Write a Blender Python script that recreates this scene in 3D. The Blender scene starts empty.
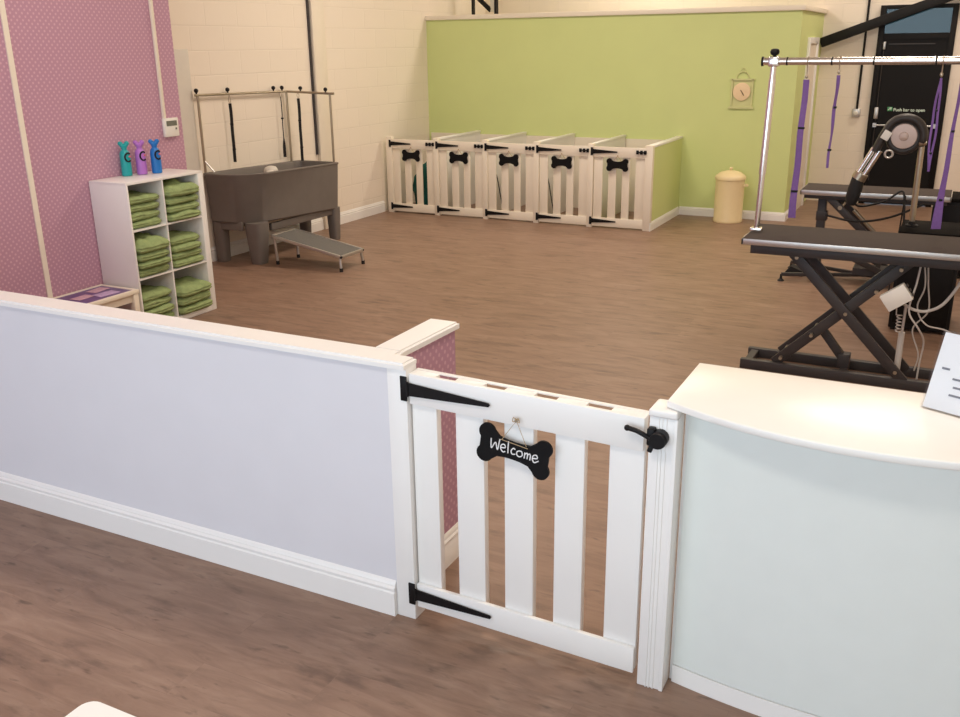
import bpy, bmesh, math, random
from math import sin, cos, pi, radians, sqrt, atan2
from mathutils import Vector, Matrix, noise

random.seed(7)
scene = bpy.context.scene
COL = scene.collection
V = Vector
ORG = {}

# ----------------------------------------------------------------------------- mesh builder
class MB:
    def __init__(self):
        self.v = []; self.f = []; self.m = []
    def add(self, verts, faces, mi=0):
        o = len(self.v)
        self.v += [V(p) for p in verts]
        self.f += [[i + o for i in f] for f in faces]
        self.m += [mi] * len(faces)
        return self
    def bm(self, b, mi=0, mat=None):
        b.verts.ensure_lookup_table()
        for i, w in enumerate(b.verts): w.index = i
        vs = [(mat @ w.co) if mat else w.co.copy() for w in b.verts]
        fs = [[w.index for w in f.verts] for f in b.faces]
        b.free()
        return self.add(vs, fs, mi)
    def box(self, x0, x1, y0, y1, z0, z1, bev=0.0, seg=2, mi=0, mat=None):
        b = bmesh.new(); bmesh.ops.create_cube(b, size=1)
        for w in b.verts:
            w.co = V(((x0 + x1) / 2 + w.co.x * (x1 - x0), (y0 + y1) / 2 + w.co.y * (y1 - y0), (z0 + z1) / 2 + w.co.z * (z1 - z0)))
        if bev > 0:
            bmesh.ops.bevel(b, geom=b.edges[:], offset=bev, segments=seg, affect='EDGES', profile=0.5)
        return self.bm(b, mi, mat)
    def obox(self, c, size, rot, bev=0.0, mi=0):
        s = V(size) / 2
        return self.box(-s.x, s.x, -s.y, s.y, -s.z, s.z, bev, 2, mi, Matrix.Translation(V(c)) @ rot.to_4x4())
    def bar(self, p0, p1, w, d, ref=(0, 1, 0), bev=0.0, mi=0):
        """rectangular bar from p0 to p1; d = size along ref, w = the other"""
        p0, p1 = V(p0), V(p1); t = (p1 - p0); L = t.length; t.normalize()
        r = V(ref); r = (r - t * r.dot(t)).normalized(); u = t.cross(r)
        M = Matrix((t, r, u)).transposed()
        return self.obox((p0 + p1) / 2, (L, d, w), M, bev, mi)
    def sweep(self, pts, sec, ref=(0, 0, 1), closed=False, caps=True, scale=None, mi=0):
        pts = [V(p) for p in pts]; n = len(pts); k = len(sec); vs = []; fs = []
        r = V(ref)
        for i, p in enumerate(pts):
            a = pts[i - 1] if (i > 0 or closed) else pts[i]
            c = pts[(i + 1) % n] if (i < n - 1 or closed) else pts[i]
            t = (c - a).normalized()
            rr = r - t * r.dot(t)
            if rr.length < 1e-5: rr = t.orthogonal()
            rr.normalize(); u = t.cross(rr)
            if caps != 'fixed': r = rr
            s = scale[i] if scale else 1.0
            sx, sy = (s if isinstance(s, tuple) else (s, s))
            for (q, w) in sec: vs.append(p + u * q * sx + rr * w * sy)
        m = n if closed else n - 1
        for i in range(m):
            for j in range(k):
                a = i * k + j; b2 = i * k + (j + 1) % k; c = ((i + 1) % n) * k + (j + 1) % k; d = ((i + 1) % n) * k + j
                fs.append([a, b2, c, d])
        if not closed and caps:
            fs.append(list(range(k))[::-1]); fs.append([(n - 1) * k + j for j in range(k)])
        return self.add(vs, fs, mi)
    def tube(self, pts, r, seg=10, closed=False, scale=None, mi=0):
        sec = [(r * cos(2 * pi * j / seg), r * sin(2 * pi * j / seg)) for j in range(seg)]
        t = (V(pts[1]) - V(pts[0])).normalized()
        ref = (0, 0, 1) if abs(t.z) < 0.9 else (1, 0, 0)
        return self.sweep(pts, sec, ref, closed, True, scale, mi)
    def cyl(self, p0, p1, r0, r1=None, seg=20, mi=0):
        r1 = r0 if r1 is None else r1
        return self.tube([p0, p1], 1.0, seg, scale=[r0, r1], mi=mi)
    def lathe(self, prof, c=(0, 0, 0), axis=(0, 0, 1), seg=32, mi=0):
        """prof: list of (radius, height)"""
        ax = V(axis).normalized(); e1 = ax.orthogonal().normalized(); e2 = ax.cross(e1); c = V(c)
        vs = []; fs = []; k = seg; n = len(prof)
        for (r, h) in prof:
            for j in range(k):
                a = 2 * pi * j / k
                vs.append(c + ax * h + (e1 * cos(a) + e2 * sin(a)) * max(r, 1e-5))
        for i in range(n - 1):
            for j in range(k):
                fs.append([i * k + j, i * k + (j + 1) % k, (i + 1) * k + (j + 1) % k, (i + 1) * k + j])
        fs.append(list(range(k))[::-1]); fs.append([(n - 1) * k + j for j in range(k)])
        return self.add(vs, fs, mi)
    def sphere(self, c, r, seg=14, sc=(1, 1, 1), mi=0):
        prof = [(r * sin(pi * i / 8), -r * cos(pi * i / 8)) for i in range(9)]
        n0 = len(self.v); self.lathe(prof, (0, 0, 0), (0, 0, 1), seg, mi)
        for i in range(n0, len(self.v)):
            p = self.v[i]; self.v[i] = V((c[0] + p.x * sc[0], c[1] + p.y * sc[1], c[2] + p.z * sc[2]))
        return self
    def prism(self, poly, o, ex, ey, depth, mi=0):
        """polygon in plane (ex,ey) at o, extruded by vector depth"""
        o, ex, ey, dv = V(o), V(ex), V(ey), V(depth); n = len(poly)
        a = [o + ex * p[0] + ey * p[1] for p in poly]
        vs = a + [p + dv for p in a]
        fs = [[i, (i + 1) % n, n + (i + 1) % n, n + i] for i in range(n)]
        fs.append(list(range(n))[::-1]); fs.append(list(range(n, 2 * n)))
        return self.add(vs, fs, mi)
    def loft(self, rings, cap0=True, cap1=True, mi=0):
        k = len(rings[0]); vs = [p for r in rings for p in r]; fs = []
        for i in range(len(rings) - 1):
            for j in range(k):
                fs.append([i * k + j, i * k + (j + 1) % k, (i + 1) * k + (j + 1) % k, (i + 1) * k + j])
        if cap0: fs.append(list(range(k))[::-1])
        if cap1: fs.append([(len(rings) - 1) * k + j for j in range(k)])
        return self.add(vs, fs, mi)
    def build(self, name, mats, parent=None, loc=None, smooth=True, angle=38):
        if not isinstance(mats, (list, tuple)): mats = [mats]
        if parent is not None: org = ORG[parent.name]
        elif loc is not None: org = V(loc)
        else:
            xs = [p.x for p in self.v]; ys = [p.y for p in self.v]; zs = [p.z for p in self.v]
            org = V(((min(xs) + max(xs)) / 2, (min(ys) + max(ys)) / 2, min(zs)))
        me = bpy.data.meshes.new(name)
        me.from_pydata([p - org for p in self.v], [], self.f)
        b = bmesh.new(); b.from_mesh(me); bmesh.ops.recalc_face_normals(b, faces=b.faces[:]); b.to_mesh(me); b.free()
        for m in mats: me.materials.append(m)
        for p, mi in zip(me.polygons, self.m): p.material_index = mi
        if smooth:
            for p in me.polygons: p.use_smooth = True
            me.set_sharp_from_angle(angle=radians(angle))
        me.update()
        o = bpy.data.objects.new(name, me); COL.objects.link(o)
        if parent is not None: o.parent = parent
        else: o.location = org
        ORG[o.name] = org.copy()
        return o

def tag(o, label=None, cat=None, group=None, kind=None):
    if label: o['label'] = label
    if cat: o['category'] = cat
    if group: o['group'] = group
    if kind: o['kind'] = kind
    return o
def thing(name, label, cat, loc, group=None, kind=None):
    o = bpy.data.objects.new(name, None); o.empty_display_size = 0.05
    COL.objects.link(o); o.location = V(loc); ORG[o.name] = V(loc)
    return tag(o, label, cat, group, kind)
def struct(mb, name, mats, label, cat, **k):
    return tag(mb.build(name, mats, **k), label, cat, None, 'structure')
def copy_tree(o, delta):
    kids = {}
    for c in o.children: kids[c] = list(c.children)
    r = o.copy(); COL.objects.link(r); r.location = o.location + V(delta); ORG[r.name] = r.location.copy()
    for c, gs in kids.items():
        d = c.copy(); COL.objects.link(d); d.parent = r
        for g in gs:
            e = g.copy(); COL.objects.link(e); e.parent = d
    return r
def arc(c, r, a0, a1, n):
    return [(c[0] + r * cos(radians(a0 + (a1 - a0) * i / n)), c[1] + r * sin(radians(a0 + (a1 - a0) * i / n))) for i in range(n + 1)]
def bez(pts, n=24):
    """smooth Catmull-Rom path"""
    P = [V(p) for p in pts]; P = [P[0] * 2 - P[1]] + P + [P[-1] * 2 - P[-2]]; out = []
    m = len(P) - 3; per = max(3, n // m)
    for i in range(m):
        a, b, c, d = P[i:i + 4]
        for j in range(per):
            t = j / per
            out.append(0.5 * ((2 * b) + (c - a) * t + (2 * a - 5 * b + 4 * c - d) * t * t + (3 * b - a - 3 * c + d) * t ** 3))
    out.append(P[-2]); return out
def text_mb(s, size, origin, ex, ey, depth, align='LEFT'):
    cu = bpy.data.curves.new('tmp_text', 'FONT'); cu.body = s; cu.size = size; cu.align_x = align; cu.extrude = 0.5
    cu.resolution_u = 3; cu.offset = .0011
    ob = bpy.data.objects.new('tmp_text', cu); COL.objects.link(ob)
    dg = bpy.context.evaluated_depsgraph_get(); me = bpy.data.meshes.new_from_object(ob.evaluated_get(dg))
    ex, ey, dv, o = V(ex), V(ey), V(depth), V(origin); mb = MB()
    mb.add([o + ex * w.co.x + ey * w.co.y + dv * (w.co.z + 0.5) for w in me.vertices], [list(p.vertices) for p in me.polygons])
    bpy.data.objects.remove(ob); bpy.data.meshes.remove(me); bpy.data.curves.remove(cu)
    return mb

# ----------------------------------------------------------------------------- materials
def srgb(r, g, b):
    f = lambda c: (c / 255 / 12.92) if c / 255 <= 0.04045 else ((c / 255 + 0.055) / 1.055) ** 2.4
    return (f(r), f(g), f(b), 1)
def newmat(name):
    m = bpy.data.materials.new(name); m.use_nodes = True
    nt = m.node_tree; return m, nt, nt.nodes['Principled BSDF']
def N(nt, t, **k):
    n = nt.nodes.new(t)
    for a, b in k.items():
        if a in n.inputs: n.inputs[a].default_value = b
        else: setattr(n, a, b)
    return n
def L(nt, a, b): nt.links.new(a, b)
def plain(name, rgb, rough=0.5, metal=0.0, var=0.06, scale=12.0, bump=0.0, bscale=150.0, spec=0.5):
    m, nt, p = newmat(name)
    tc = N(nt, 'ShaderNodeTexCoord'); nz = N(nt, 'ShaderNodeTexNoise'); nz.inputs['Scale'].default_value = scale; nz.inputs['Detail'].default_value = 4
    L(nt, tc.outputs['Object'], nz.inputs['Vector'])
    mr = N(nt, 'ShaderNodeMapRange'); mr.inputs['From Min'].default_value = 0.3; mr.inputs['From Max'].default_value = 0.7
    mr.inputs['To Min'].default_value = 1 - var; mr.inputs['To Max'].default_value = 1 + var
    L(nt, nz.outputs['Fac'], mr.inputs['Value'])
    mx = N(nt, 'ShaderNodeVectorMath', operation='SCALE'); mx.inputs[0].default_value = rgb[:3]
    L(nt, mr.outputs['Result'], mx.inputs['Scale']); L(nt, mx.outputs['Vector'], p.inputs['Base Color'])
    p.inputs['Roughness'].default_value = rough; p.inputs['Metallic'].default_value = metal
    p.inputs['Specular IOR Level'].default_value = spec
    if bump > 0:
        n2 = N(nt, 'ShaderNodeTexNoise'); n2.inputs['Scale'].default_value = bscale; n2.inputs['Detail'].default_value = 3
        L(nt, tc.outputs['Object'], n2.inputs['Vector'])
        bp = N(nt, 'ShaderNodeBump'); bp.inputs['Strength'].default_value = bump; bp.inputs['Distance'].default_value = 0.004
        L(nt, n2.outputs['Fac'], bp.inputs['Height']); L(nt, bp.outputs['Normal'], p.inputs['Normal'])
    return m
def plane_vec(nt, a, b):
    g = N(nt, 'ShaderNodeNewGeometry'); s = N(nt, 'ShaderNodeSeparateXYZ'); L(nt, g.outputs['Position'], s.inputs[0])
    c = N(nt, 'ShaderNodeCombineXYZ'); L(nt, s.outputs[a], c.inputs['X']); L(nt, s.outputs[b], c.inputs['Y']); return c
def block_mat(name, rgb, a):
    m, nt, p = newmat(name); c = plane_vec(nt, a, 'Z')
    ad = N(nt, 'ShaderNodeVectorMath', operation='ADD'); ad.inputs[1].default_value = (0.1, 0.02, 0); L(nt, c.outputs[0], ad.inputs[0])
    br = N(nt, 'ShaderNodeTexBrick'); br.inputs['Scale'].default_value = 1.0
    br.inputs['Brick Width'].default_value = 0.45; br.inputs['Row Height'].default_value = 0.2235
    br.inputs['Mortar Size'].default_value = 0.007; br.inputs['Mortar Smooth'].default_value = 0.6; br.inputs['Bias'].default_value = 0
    q = lambda k: (rgb[0] * k, rgb[1] * k, rgb[2] * k, 1)
    br.inputs['Color1'].default_value = q(1.0); br.inputs['Color2'].default_value = q(0.985); br.inputs['Mortar'].default_value = q(0.965)
    L(nt, ad.outputs[0], br.inputs['Vector']); L(nt, br.outputs['Color'], p.inputs['Base Color'])
    nz = N(nt, 'ShaderNodeTexNoise'); nz.inputs['Scale'].default_value = 60; L(nt, c.outputs[0], nz.inputs['Vector'])
    sub = N(nt, 'ShaderNodeMath', operation='MULTIPLY_ADD'); sub.inputs[1].default_value = -1.0; L(nt, br.outputs['Fac'], sub.inputs[0])
    sc = N(nt, 'ShaderNodeMath', operation='MULTIPLY'); sc.inputs[1].default_value = 0.25; L(nt, nz.outputs['Fac'], sc.inputs[0]); L(nt, sc.outputs[0], sub.inputs[2])
    bp = N(nt, 'ShaderNodeBump'); bp.inputs['Strength'].default_value = 0.4; bp.inputs['Distance'].default_value = 0.004
    L(nt, sub.outputs[0], bp.inputs['Height']); L(nt, bp.outputs['Normal'], p.inputs['Normal'])
    p.inputs['Roughness'].default_value = 0.55
    return m
def polka_mat(name, rgb, dot, px=0.044, py=0.044, rad=0.0075):
    m, nt, p = newmat(name); c = plane_vec(nt, 'Y', 'Z')
    def grid(off):
        a = N(nt, 'ShaderNodeVectorMath', operation='MULTIPLY_ADD'); a.inputs[1].default_value = (1 / px, 1 / py, 0); a.inputs[2].default_value = (off, off, 0)
        L(nt, c.outputs[0], a.inputs[0])
        f = N(nt, 'ShaderNodeVectorMath', operation='FRACTION'); L(nt, a.outputs[0], f.inputs[0])
        s = N(nt, 'ShaderNodeVectorMath', operation='SUBTRACT'); s.inputs[1].default_value = (0.5, 0.5, 0); L(nt, f.outputs[0], s.inputs[0])
        ln = N(nt, 'ShaderNodeVectorMath', operation='LENGTH'); L(nt, s.outputs[0], ln.inputs[0]); return ln
    g1, g2 = grid(0.0), grid(0.5)
    mn = N(nt, 'ShaderNodeMath', operation='MINIMUM'); L(nt, g1.outputs['Value'], mn.inputs[0]); L(nt, g2.outputs['Value'], mn.inputs[1])
    lt = N(nt, 'ShaderNodeMapRange'); r = rad / px
    lt.inputs['From Min'].default_value = r * 0.8; lt.inputs['From Max'].default_value = r * 1.2
    lt.inputs['To Min'].default_value = 1; lt.inputs['To Max'].default_value = 0
    L(nt, mn.outputs[0], lt.inputs['Value'])
    mx = N(nt, 'ShaderNodeMix', data_type='RGBA'); mx.inputs['A'].default_value = rgb; mx.inputs['B'].default_value = dot
    L(nt, lt.outputs['Result'], mx.inputs['Factor']); L(nt, mx.outputs['Result'], p.inputs['Base Color'])
    p.inputs['Roughness'].default_value = 0.6
    return m
def floor_mat():
    m, nt, p = newmat('oak_vinyl_planks')
    g = N(nt, 'ShaderNodeNewGeometry')
    br = N(nt, 'ShaderNodeTexBrick'); br.offset = 0.37; br.inputs['Scale'].default_value = 1
    br.inputs['Brick Width'].default_value = 1.22; br.inputs['Row Height'].default_value = 0.18
    br.inputs['Mortar Size'].default_value = 0.0012; br.inputs['Mortar Smooth'].default_value = 0.3
    br.inputs['Color1'].default_value = (0, 0, 0, 1); br.inputs['Color2'].default_value = (1, 1, 1, 1); br.inputs['Mortar'].default_value = (0.2, 0.2, 0.2, 1)
    L(nt, g.outputs['Position'], br.inputs['Vector'])
    # grain stretched along the planks, shifted per plank
    sh = N(nt, 'ShaderNodeVectorMath', operation='SCALE'); sh.inputs['Scale'].default_value = 0.12; L(nt, br.outputs['Color'], sh.inputs[0])
    ad = N(nt, 'ShaderNodeVectorMath', operation='ADD'); L(nt, g.outputs['Position'], ad.inputs[0]); L(nt, sh.outputs[0], ad.inputs[1])
    mp = N(nt, 'ShaderNodeMapping'); mp.inputs['Scale'].default_value = (1.9, 9.5, 1); L(nt, ad.outputs[0], mp.inputs['Vector'])
    n1 = N(nt, 'ShaderNodeTexNoise'); n1.inputs['Scale'].default_value = 1.6; n1.inputs['Detail'].default_value = 7; n1.inputs['Roughness'].default_value = 0.62; n1.inputs['Distortion'].default_value = 0.6
    L(nt, mp.outputs[0], n1.inputs['Vector'])
    cr = N(nt, 'ShaderNodeValToRGB'); e = cr.color_ramp.elements
    e[0].position = 0.25; e[0].color = srgb(118, 93, 78); e[1].position = 0.80; e[1].color = srgb(159, 132, 113)
    k = e.new(0.5); k.color = srgb(141, 113, 95)
    L(nt, n1.outputs['Fac'], cr.inputs['Fac'])
    # knots and dark blotches
    mp2 = N(nt, 'ShaderNodeMapping'); mp2.inputs['Scale'].default_value = (1.0, 3.2, 1); L(nt, ad.outputs[0], mp2.inputs['Vector'])
    n2 = N(nt, 'ShaderNodeTexNoise'); n2.inputs['Scale'].default_value = 3.4; n2.inputs['Detail'].default_value = 5; n2.inputs['Roughness'].default_value = 0.6
    L(nt, mp2.outputs[0], n2.inputs['Vector'])
    mr = N(nt, 'ShaderNodeMapRange'); mr.inputs['From Min'].default_value = 0.56; mr.inputs['From Max'].default_value = 0.74; mr.inputs['To Min'].default_value = 1.0; mr.inputs['To Max'].default_value = 0.6
    L(nt, n2.outputs['Fac'], mr.inputs['Value'])
    n3 = N(nt, 'ShaderNodeTexNoise'); n3.inputs['Scale'].default_value = 11; n3.inputs['Detail'].default_value = 3; L(nt, mp2.outputs[0], n3.inputs['Vector'])
    m3 = N(nt, 'ShaderNodeMapRange'); m3.inputs['From Min'].default_value = 0.63; m3.inputs['From Max'].default_value = 0.76; m3.inputs['To Min'].default_value = 1.0; m3.inputs['To Max'].default_value = 0.62
    L(nt, n3.outputs['Fac'], m3.inputs['Value'])
    mk = N(nt, 'ShaderNodeMath', operation='MULTIPLY'); L(nt, mr.outputs['Result'], mk.inputs[0]); L(nt, m3.outputs['Result'], mk.inputs[1])
    # plank-to-plank tone
    sp = N(nt, 'ShaderNodeSeparateColor'); L(nt, br.outputs['Color'], sp.inputs[0])
    pt = N(nt, 'ShaderNodeMapRange'); pt.inputs['To Min'].default_value = 0.975; pt.inputs['To Max'].default_value = 1.025; L(nt, sp.outputs[0], pt.inputs['Value'])
    mu = N(nt, 'ShaderNodeMath', operation='MULTIPLY'); L(nt, mk.outputs[0], mu.inputs[0]); L(nt, pt.outputs['Result'], mu.inputs[1])
    gap = N(nt, 'ShaderNodeMapRange'); gap.inputs['To Min'].default_value = 1.0; gap.inputs['To Max'].default_value = 0.94; L(nt, br.outputs['Fac'], gap.inputs['Value'])
    mu2 = N(nt, 'ShaderNodeMath', operation='MULTIPLY'); L(nt, mu.outputs[0], mu2.inputs[0]); L(nt, gap.outputs['Result'], mu2.inputs[1])
    sc = N(nt, 'ShaderNodeVectorMath', operation='SCALE'); L(nt, cr.outputs['Color'], sc.inputs[0]); L(nt, mu2.outputs[0], sc.inputs['Scale'])
    L(nt, sc.outputs[0], p.inputs['Base Color'])
    p.inputs['Roughness'].default_value = 0.42; p.inputs['Specular IOR Level'].default_value = 0.35
    bp = N(nt, 'ShaderNodeBump'); bp.inputs['Strength'].default_value = 0.12; bp.inputs['Distance'].default_value = 0.002
    L(nt, n1.outputs['Fac'], bp.inputs['Height']); L(nt, bp.outputs['Normal'], p.inputs['Normal'])
    return m
def glass_mat(name, tint, gloss=0.12):
    m = bpy.data.materials.new(name); m.use_nodes = True; nt = m.node_tree; nt.nodes.clear()
    o = N(nt, 'ShaderNodeOutputMaterial'); t = N(nt, 'ShaderNodeBsdfTransparent'); t.inputs['Color'].default_value = tint
    g = N(nt, 'ShaderNodeBsdfGlossy'); g.inputs['Roughness'].default_value = 0.05
    mx = N(nt, 'ShaderNodeMixShader'); mx.inputs[0].default_value = gloss
    L(nt, t.outputs[0], mx.inputs[1]); L(nt, g.outputs[0], mx.inputs[2]); L(nt, mx.outputs[0], o.inputs[0]); return m

M = {}
M['floor'] = floor_mat()
M['block_l'] = block_mat('painted_block_side', srgb(240, 229, 213), 'Y')
M['block_b'] = block_mat('painted_block_back', srgb(240, 228, 212), 'X')
M['polka'] = polka_mat('pink_polka_paper', srgb(184, 140, 160), srgb(206, 167, 181))
M['green'] = plain('green_paint', srgb(208, 219, 148), 0.6, var=0.015, scale=3)
M['plaster'] = plain('white_plaster', srgb(221, 220, 224), 0.6, var=0.012, scale=5)
M['panel_grey'] = plain('pale_grey_panel', srgb(214, 208, 198), 0.5, var=0.02)
M['gloss_white'] = plain('white_gloss_paint', srgb(240, 238, 234), 0.3, var=0.01, scale=6)
M['cream_white'] = plain('cream_white_paint', srgb(236, 226, 208), 0.4, var=0.015, scale=6)
M['laminate'] = plain('white_laminate', srgb(240, 238, 232), 0.28, var=0.008)
M['panel_face'] = plain('white_desk_panel', srgb(224, 229, 224), 0.45, var=0.01)
M['black_iron'] = plain('black_iron', srgb(15, 13, 14), 0.5, var=0.15, scale=40, bump=0.1, spec=.25)
M['black'] = plain('black_paint', srgb(18, 16, 16), 0.55, var=0.1, spec=.3)
M['black_door'] = plain('black_door_paint', srgb(19, 16, 14), 0.5, var=0.08, spec=.2)
M['chalk_black'] = plain('blackboard_black', srgb(16, 15, 16), 0.7, var=0.1, spec=.2)
M['chalk'] = plain('chalk_white', srgb(238, 238, 238), 0.8, var=0.03)
M['twine'] = plain('jute_twine', srgb(186, 160, 124), 0.8, var=0.1)
M['bath_grey'] = plain('grey_moulded_plastic', srgb(110, 103, 98), 0.55, var=0.05, scale=8, bump=0.08, bscale=220)
M['mat_grey'] = plain('grey_rubber_mat', srgb(104, 102, 98), 0.75, var=0.08, scale=60, bump=0.2)
M['mat_dark'] = plain('dark_rubber_mat', srgb(74, 66, 62), 0.85, var=0.06, scale=70, bump=0.25, spec=.15)
M['alu'] = plain('aluminium', srgb(200, 198, 194), 0.35, 0.9, var=0.04)
M['chrome'] = plain('chrome', srgb(240, 238, 234), 0.2, 1.0, var=0.02)
M['steel'] = plain('dull_steel', srgb(178, 166, 146), 0.3, 0.85, var=0.04)
M['frame_dark'] = plain('charcoal_powder_coat', srgb(56, 51, 50), 0.5, var=0.06)
M['rubber'] = plain('black_rubber', srgb(24, 23, 23), 0.7, var=0.06)
M['strap_black'] = plain('black_webbing', srgb(28, 25, 25), 0.8, var=0.1, scale=80)
M['purple'] = plain('purple_webbing', srgb(113, 80, 142), 0.7, var=0.08, scale=60, bump=0.15)
M['towel'] = plain('green_terry_towel', srgb(150, 167, 112), 0.95, var=0.13, scale=25, bump=1.0, bscale=260)
M['teal_b'] = plain('teal_plastic', srgb(22, 158, 160), 0.35, var=0.04)
M['lilac_b'] = plain('lilac_plastic', srgb(176, 112, 196), 0.35, var=0.04)
M['blue_b'] = plain('blue_plastic', srgb(26, 112, 188), 0.35, var=0.04)
M['pink_dot'] = plain('coral_print', srgb(226, 110, 120), 0.5)
M['teal_cloth'] = plain('dark_teal_cloth', srgb(24, 92, 84), 0.9, var=0.25, scale=9, bump=0.6, bscale=60)
M['cream_tin'] = plain('cream_enamel', srgb(236, 216, 170), 0.35, var=0.015)
M['clock_frame'] = plain('pale_olive_metal', srgb(206, 208, 150), 0.55, var=0.05)
M['clock_face'] = plain('ivory_clock_face', srgb(238, 212, 172), 0.6, var=0.03, scale=20)
M['clock_hand'] = plain('bronze_hand', srgb(120, 92, 66), 0.5)
M['plastic_white'] = plain('white_plastic', srgb(232, 228, 218), 0.4, var=0.01)
M['lcd'] = plain('grey_display', srgb(110, 112, 100), 0.25)
M['purple_print'] = plain('purple_print', srgb(98, 74, 128), 0.3, var=0.2, scale=8)
M['lilac_print'] = plain('lilac_leaflet', srgb(196, 170, 208), 0.4, var=0.15, scale=30)
M['pink_print'] = plain('pink_leaflet', srgb(206, 168, 182), 0.4, var=0.15, scale=30)
M['paper'] = plain('white_paper', srgb(248, 248, 248), 0.6, var=0.005)
M['ink'] = plain('grey_ink', srgb(130, 132, 140), 0.7)
M['sign_green'] = plain('green_sign_vinyl', srgb(70, 150, 100), 0.5)
M['sign_white'] = plain('pale_sign_letters', srgb(225, 245, 230), 0.5)
M['dryer_disc'] = plain('pinkish_metal_disc', srgb(190, 168, 156), 0.4, 0.35, var=0.06)
M['dryer_body'] = plain('dark_grey_dryer_shell', srgb(56, 52, 50), 0.45, var=0.05, spec=.3)
M['grey_cable'] = plain('pale_grey_cable', srgb(196, 188, 180), 0.5, var=0.03)
M['glass_blue'] = glass_mat('blue_tinted_glass', (0.10, 0.19, 0.19, 1), 0.05)
M['acrylic'] = glass_mat('clear_acrylic', (0.98, 0.99, 1.0, 1), 0.06)
M['window_glass'] = glass_mat('window_glass', (0.97, 0.99, 1.0, 1), 0.04)
M['matt_black'] = plain('matt_black', srgb(22, 20, 19), 0.9, var=0.1, spec=.08)
M['ceiling'] = plain('ceiling_white', srgb(225, 220, 212), 0.8, var=0.02)

# ============================================================================= SETTING
XL = -4.86; XP = -3.97; YB = 10.55; XR = 4.2; YF = -4.3; ZC = 4.1
struct(MB().box(-5.2, XR + .2, YF - .2, YB + .2, -0.1, 0), 'floor', M['floor'], 'brown wood plank floor', 'floor')
struct(MB().box(-5.2, XR + .2, YF - .2, YB + .2, ZC, ZC + .1), 'ceiling', M['ceiling'], 'pale ceiling above the room', 'ceiling')
struct(MB().box(XL - .1, XL, YF, YB, 0, ZC), 'wall_left', M['block_l'], 'cream painted block wall behind the grey bath', 'wall')
struct(MB().box(XL, XP, YF, 3.262, 0, ZC), 'wall_left_polka', M['polka'], 'pink polka dot papered wall behind the towel shelf', 'wall')
b = MB()
b.box(XL, 0.565, YB, YB + .12, 0, ZC); b.box(1.425, XR, YB, YB + .12, 0, ZC); b.box(0.565, 1.425, YB, YB + .12, 2.41, ZC)
struct(b, 'wall_back', M['block_b'], 'cream painted block wall around the black exit door', 'wall')
struct(MB().box(XR, XR + .1, YF, YB, 0, ZC), 'wall_right', M['block_l'], 'cream painted block wall on the right side', 'wall')
b = MB()
wx0, wx1, wz0, wz1 = -3.6, 3.6, 0.25, 3.1
b.box(-5, wx0, YF - .15, YF, 0, ZC); b.box(wx1, XR, YF - .15, YF, 0, ZC); b.box(wx0, wx1, YF - .15, YF, 0, wz0); b.box(wx0, wx1, YF - .15, YF, wz1, ZC)
struct(b, 'wall_front', M['plaster'], 'white front wall with the shop window', 'wall')
w = thing('window_1', 'wide shop window in the front wall', 'window', (0, YF - .07, wz0), kind='structure')
b = MB()
for x in (wx0, -1.2, 1.2, wx1 - .06): b.box(x, x + .06, YF - .1, YF - .04, wz0, wz1)
b.box(wx0, wx1, YF - .1, YF - .04, wz0, wz0 + .06); b.box(wx0, wx1, YF - .1, YF - .04, wz1 - .06, wz1)
b.build('window_frame', M['gloss_white'], w)
MB().box(wx0 + .06, wx1 - .06, YF - .075, YF - .067, wz0 + .06, wz1 - .06).build('window_pane', M['window_glass'], w)

# green partition room at the back
b = MB(); b.box(XL, -0.092, 8.80, 8.90, 0, 2.33); b.box(-0.192, -0.092, 8.90, YB, 0, 2.33)
struct(b, 'wall_green', M['green'], 'green painted partition wall behind the kennels', 'wall')
b = MB(); b.box(XL, -0.055, 8.765, 8.935, 2.33, 2.385, .008); b.box(-0.225, -0.055, 8.935, YB, 2.33, 2.385, .008)
struct(b, 'trim_1', M['cream_white'], 'cream coping along the top of the green wall', 'trim')
def skirting(p0, p1, n, h=0.14, t=0.018):
    """moulded skirting board from p0 to p1; n = direction it projects to"""
    prof = [(0, 0), (t, 0), (t, h * .66), (t * .74, h * .70), (t * .74, h * .73), (t * .95, h * .76), (t * .95, h * .80), (t * .5, h * .85), (t * .5, h * .88), (t * .25, h * .96), (0, h)]
    p0, p1 = V(p0), V(p1)
    return MB().prism(prof, p0, V(n), V((0, 0, 1)), p1 - p0)
struct(skirting((-1.34, 8.80, 0), (-0.092, 8.80, 0), (0, -1, 0), .10), 'baseboard_green', M['gloss_white'], 'white skirting along the green wall', 'baseboard')
struct(skirting((-0.092, 8.785, 0), (-0.092, 9.34, 0), (1, 0, 0), .10), 'baseboard_green_side', M['gloss_white'], 'white skirting around the corner of the green wall', 'baseboard')
struct(skirting((XL, 3.27, 0), (XL, 7.57, 0), (1, 0, 0), .14), 'baseboard_left', M['gloss_white'], 'white skirting along the cream block wall', 'baseboard')
d = thing('door_2', 'white doorway in the side of the green partition', 'door', (-0.085, 9.73, 0), kind='structure')
b = MB(); b.box(-0.092, -0.06, 9.36, 9.43, 0, 2.05, .004); b.box(-0.092, -0.06, 10.03, 10.10, 0, 2.05, .004); b.box(-0.092, -0.06, 9.43, 10.03, 1.98, 2.05, .004)
b.build('door_frame', M['gloss_white'], d)
MB().box(-0.092, -0.08, 9.43, 10.03, 0, 1.98).build('door_leaf', M['cream_white'], d)

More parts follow.
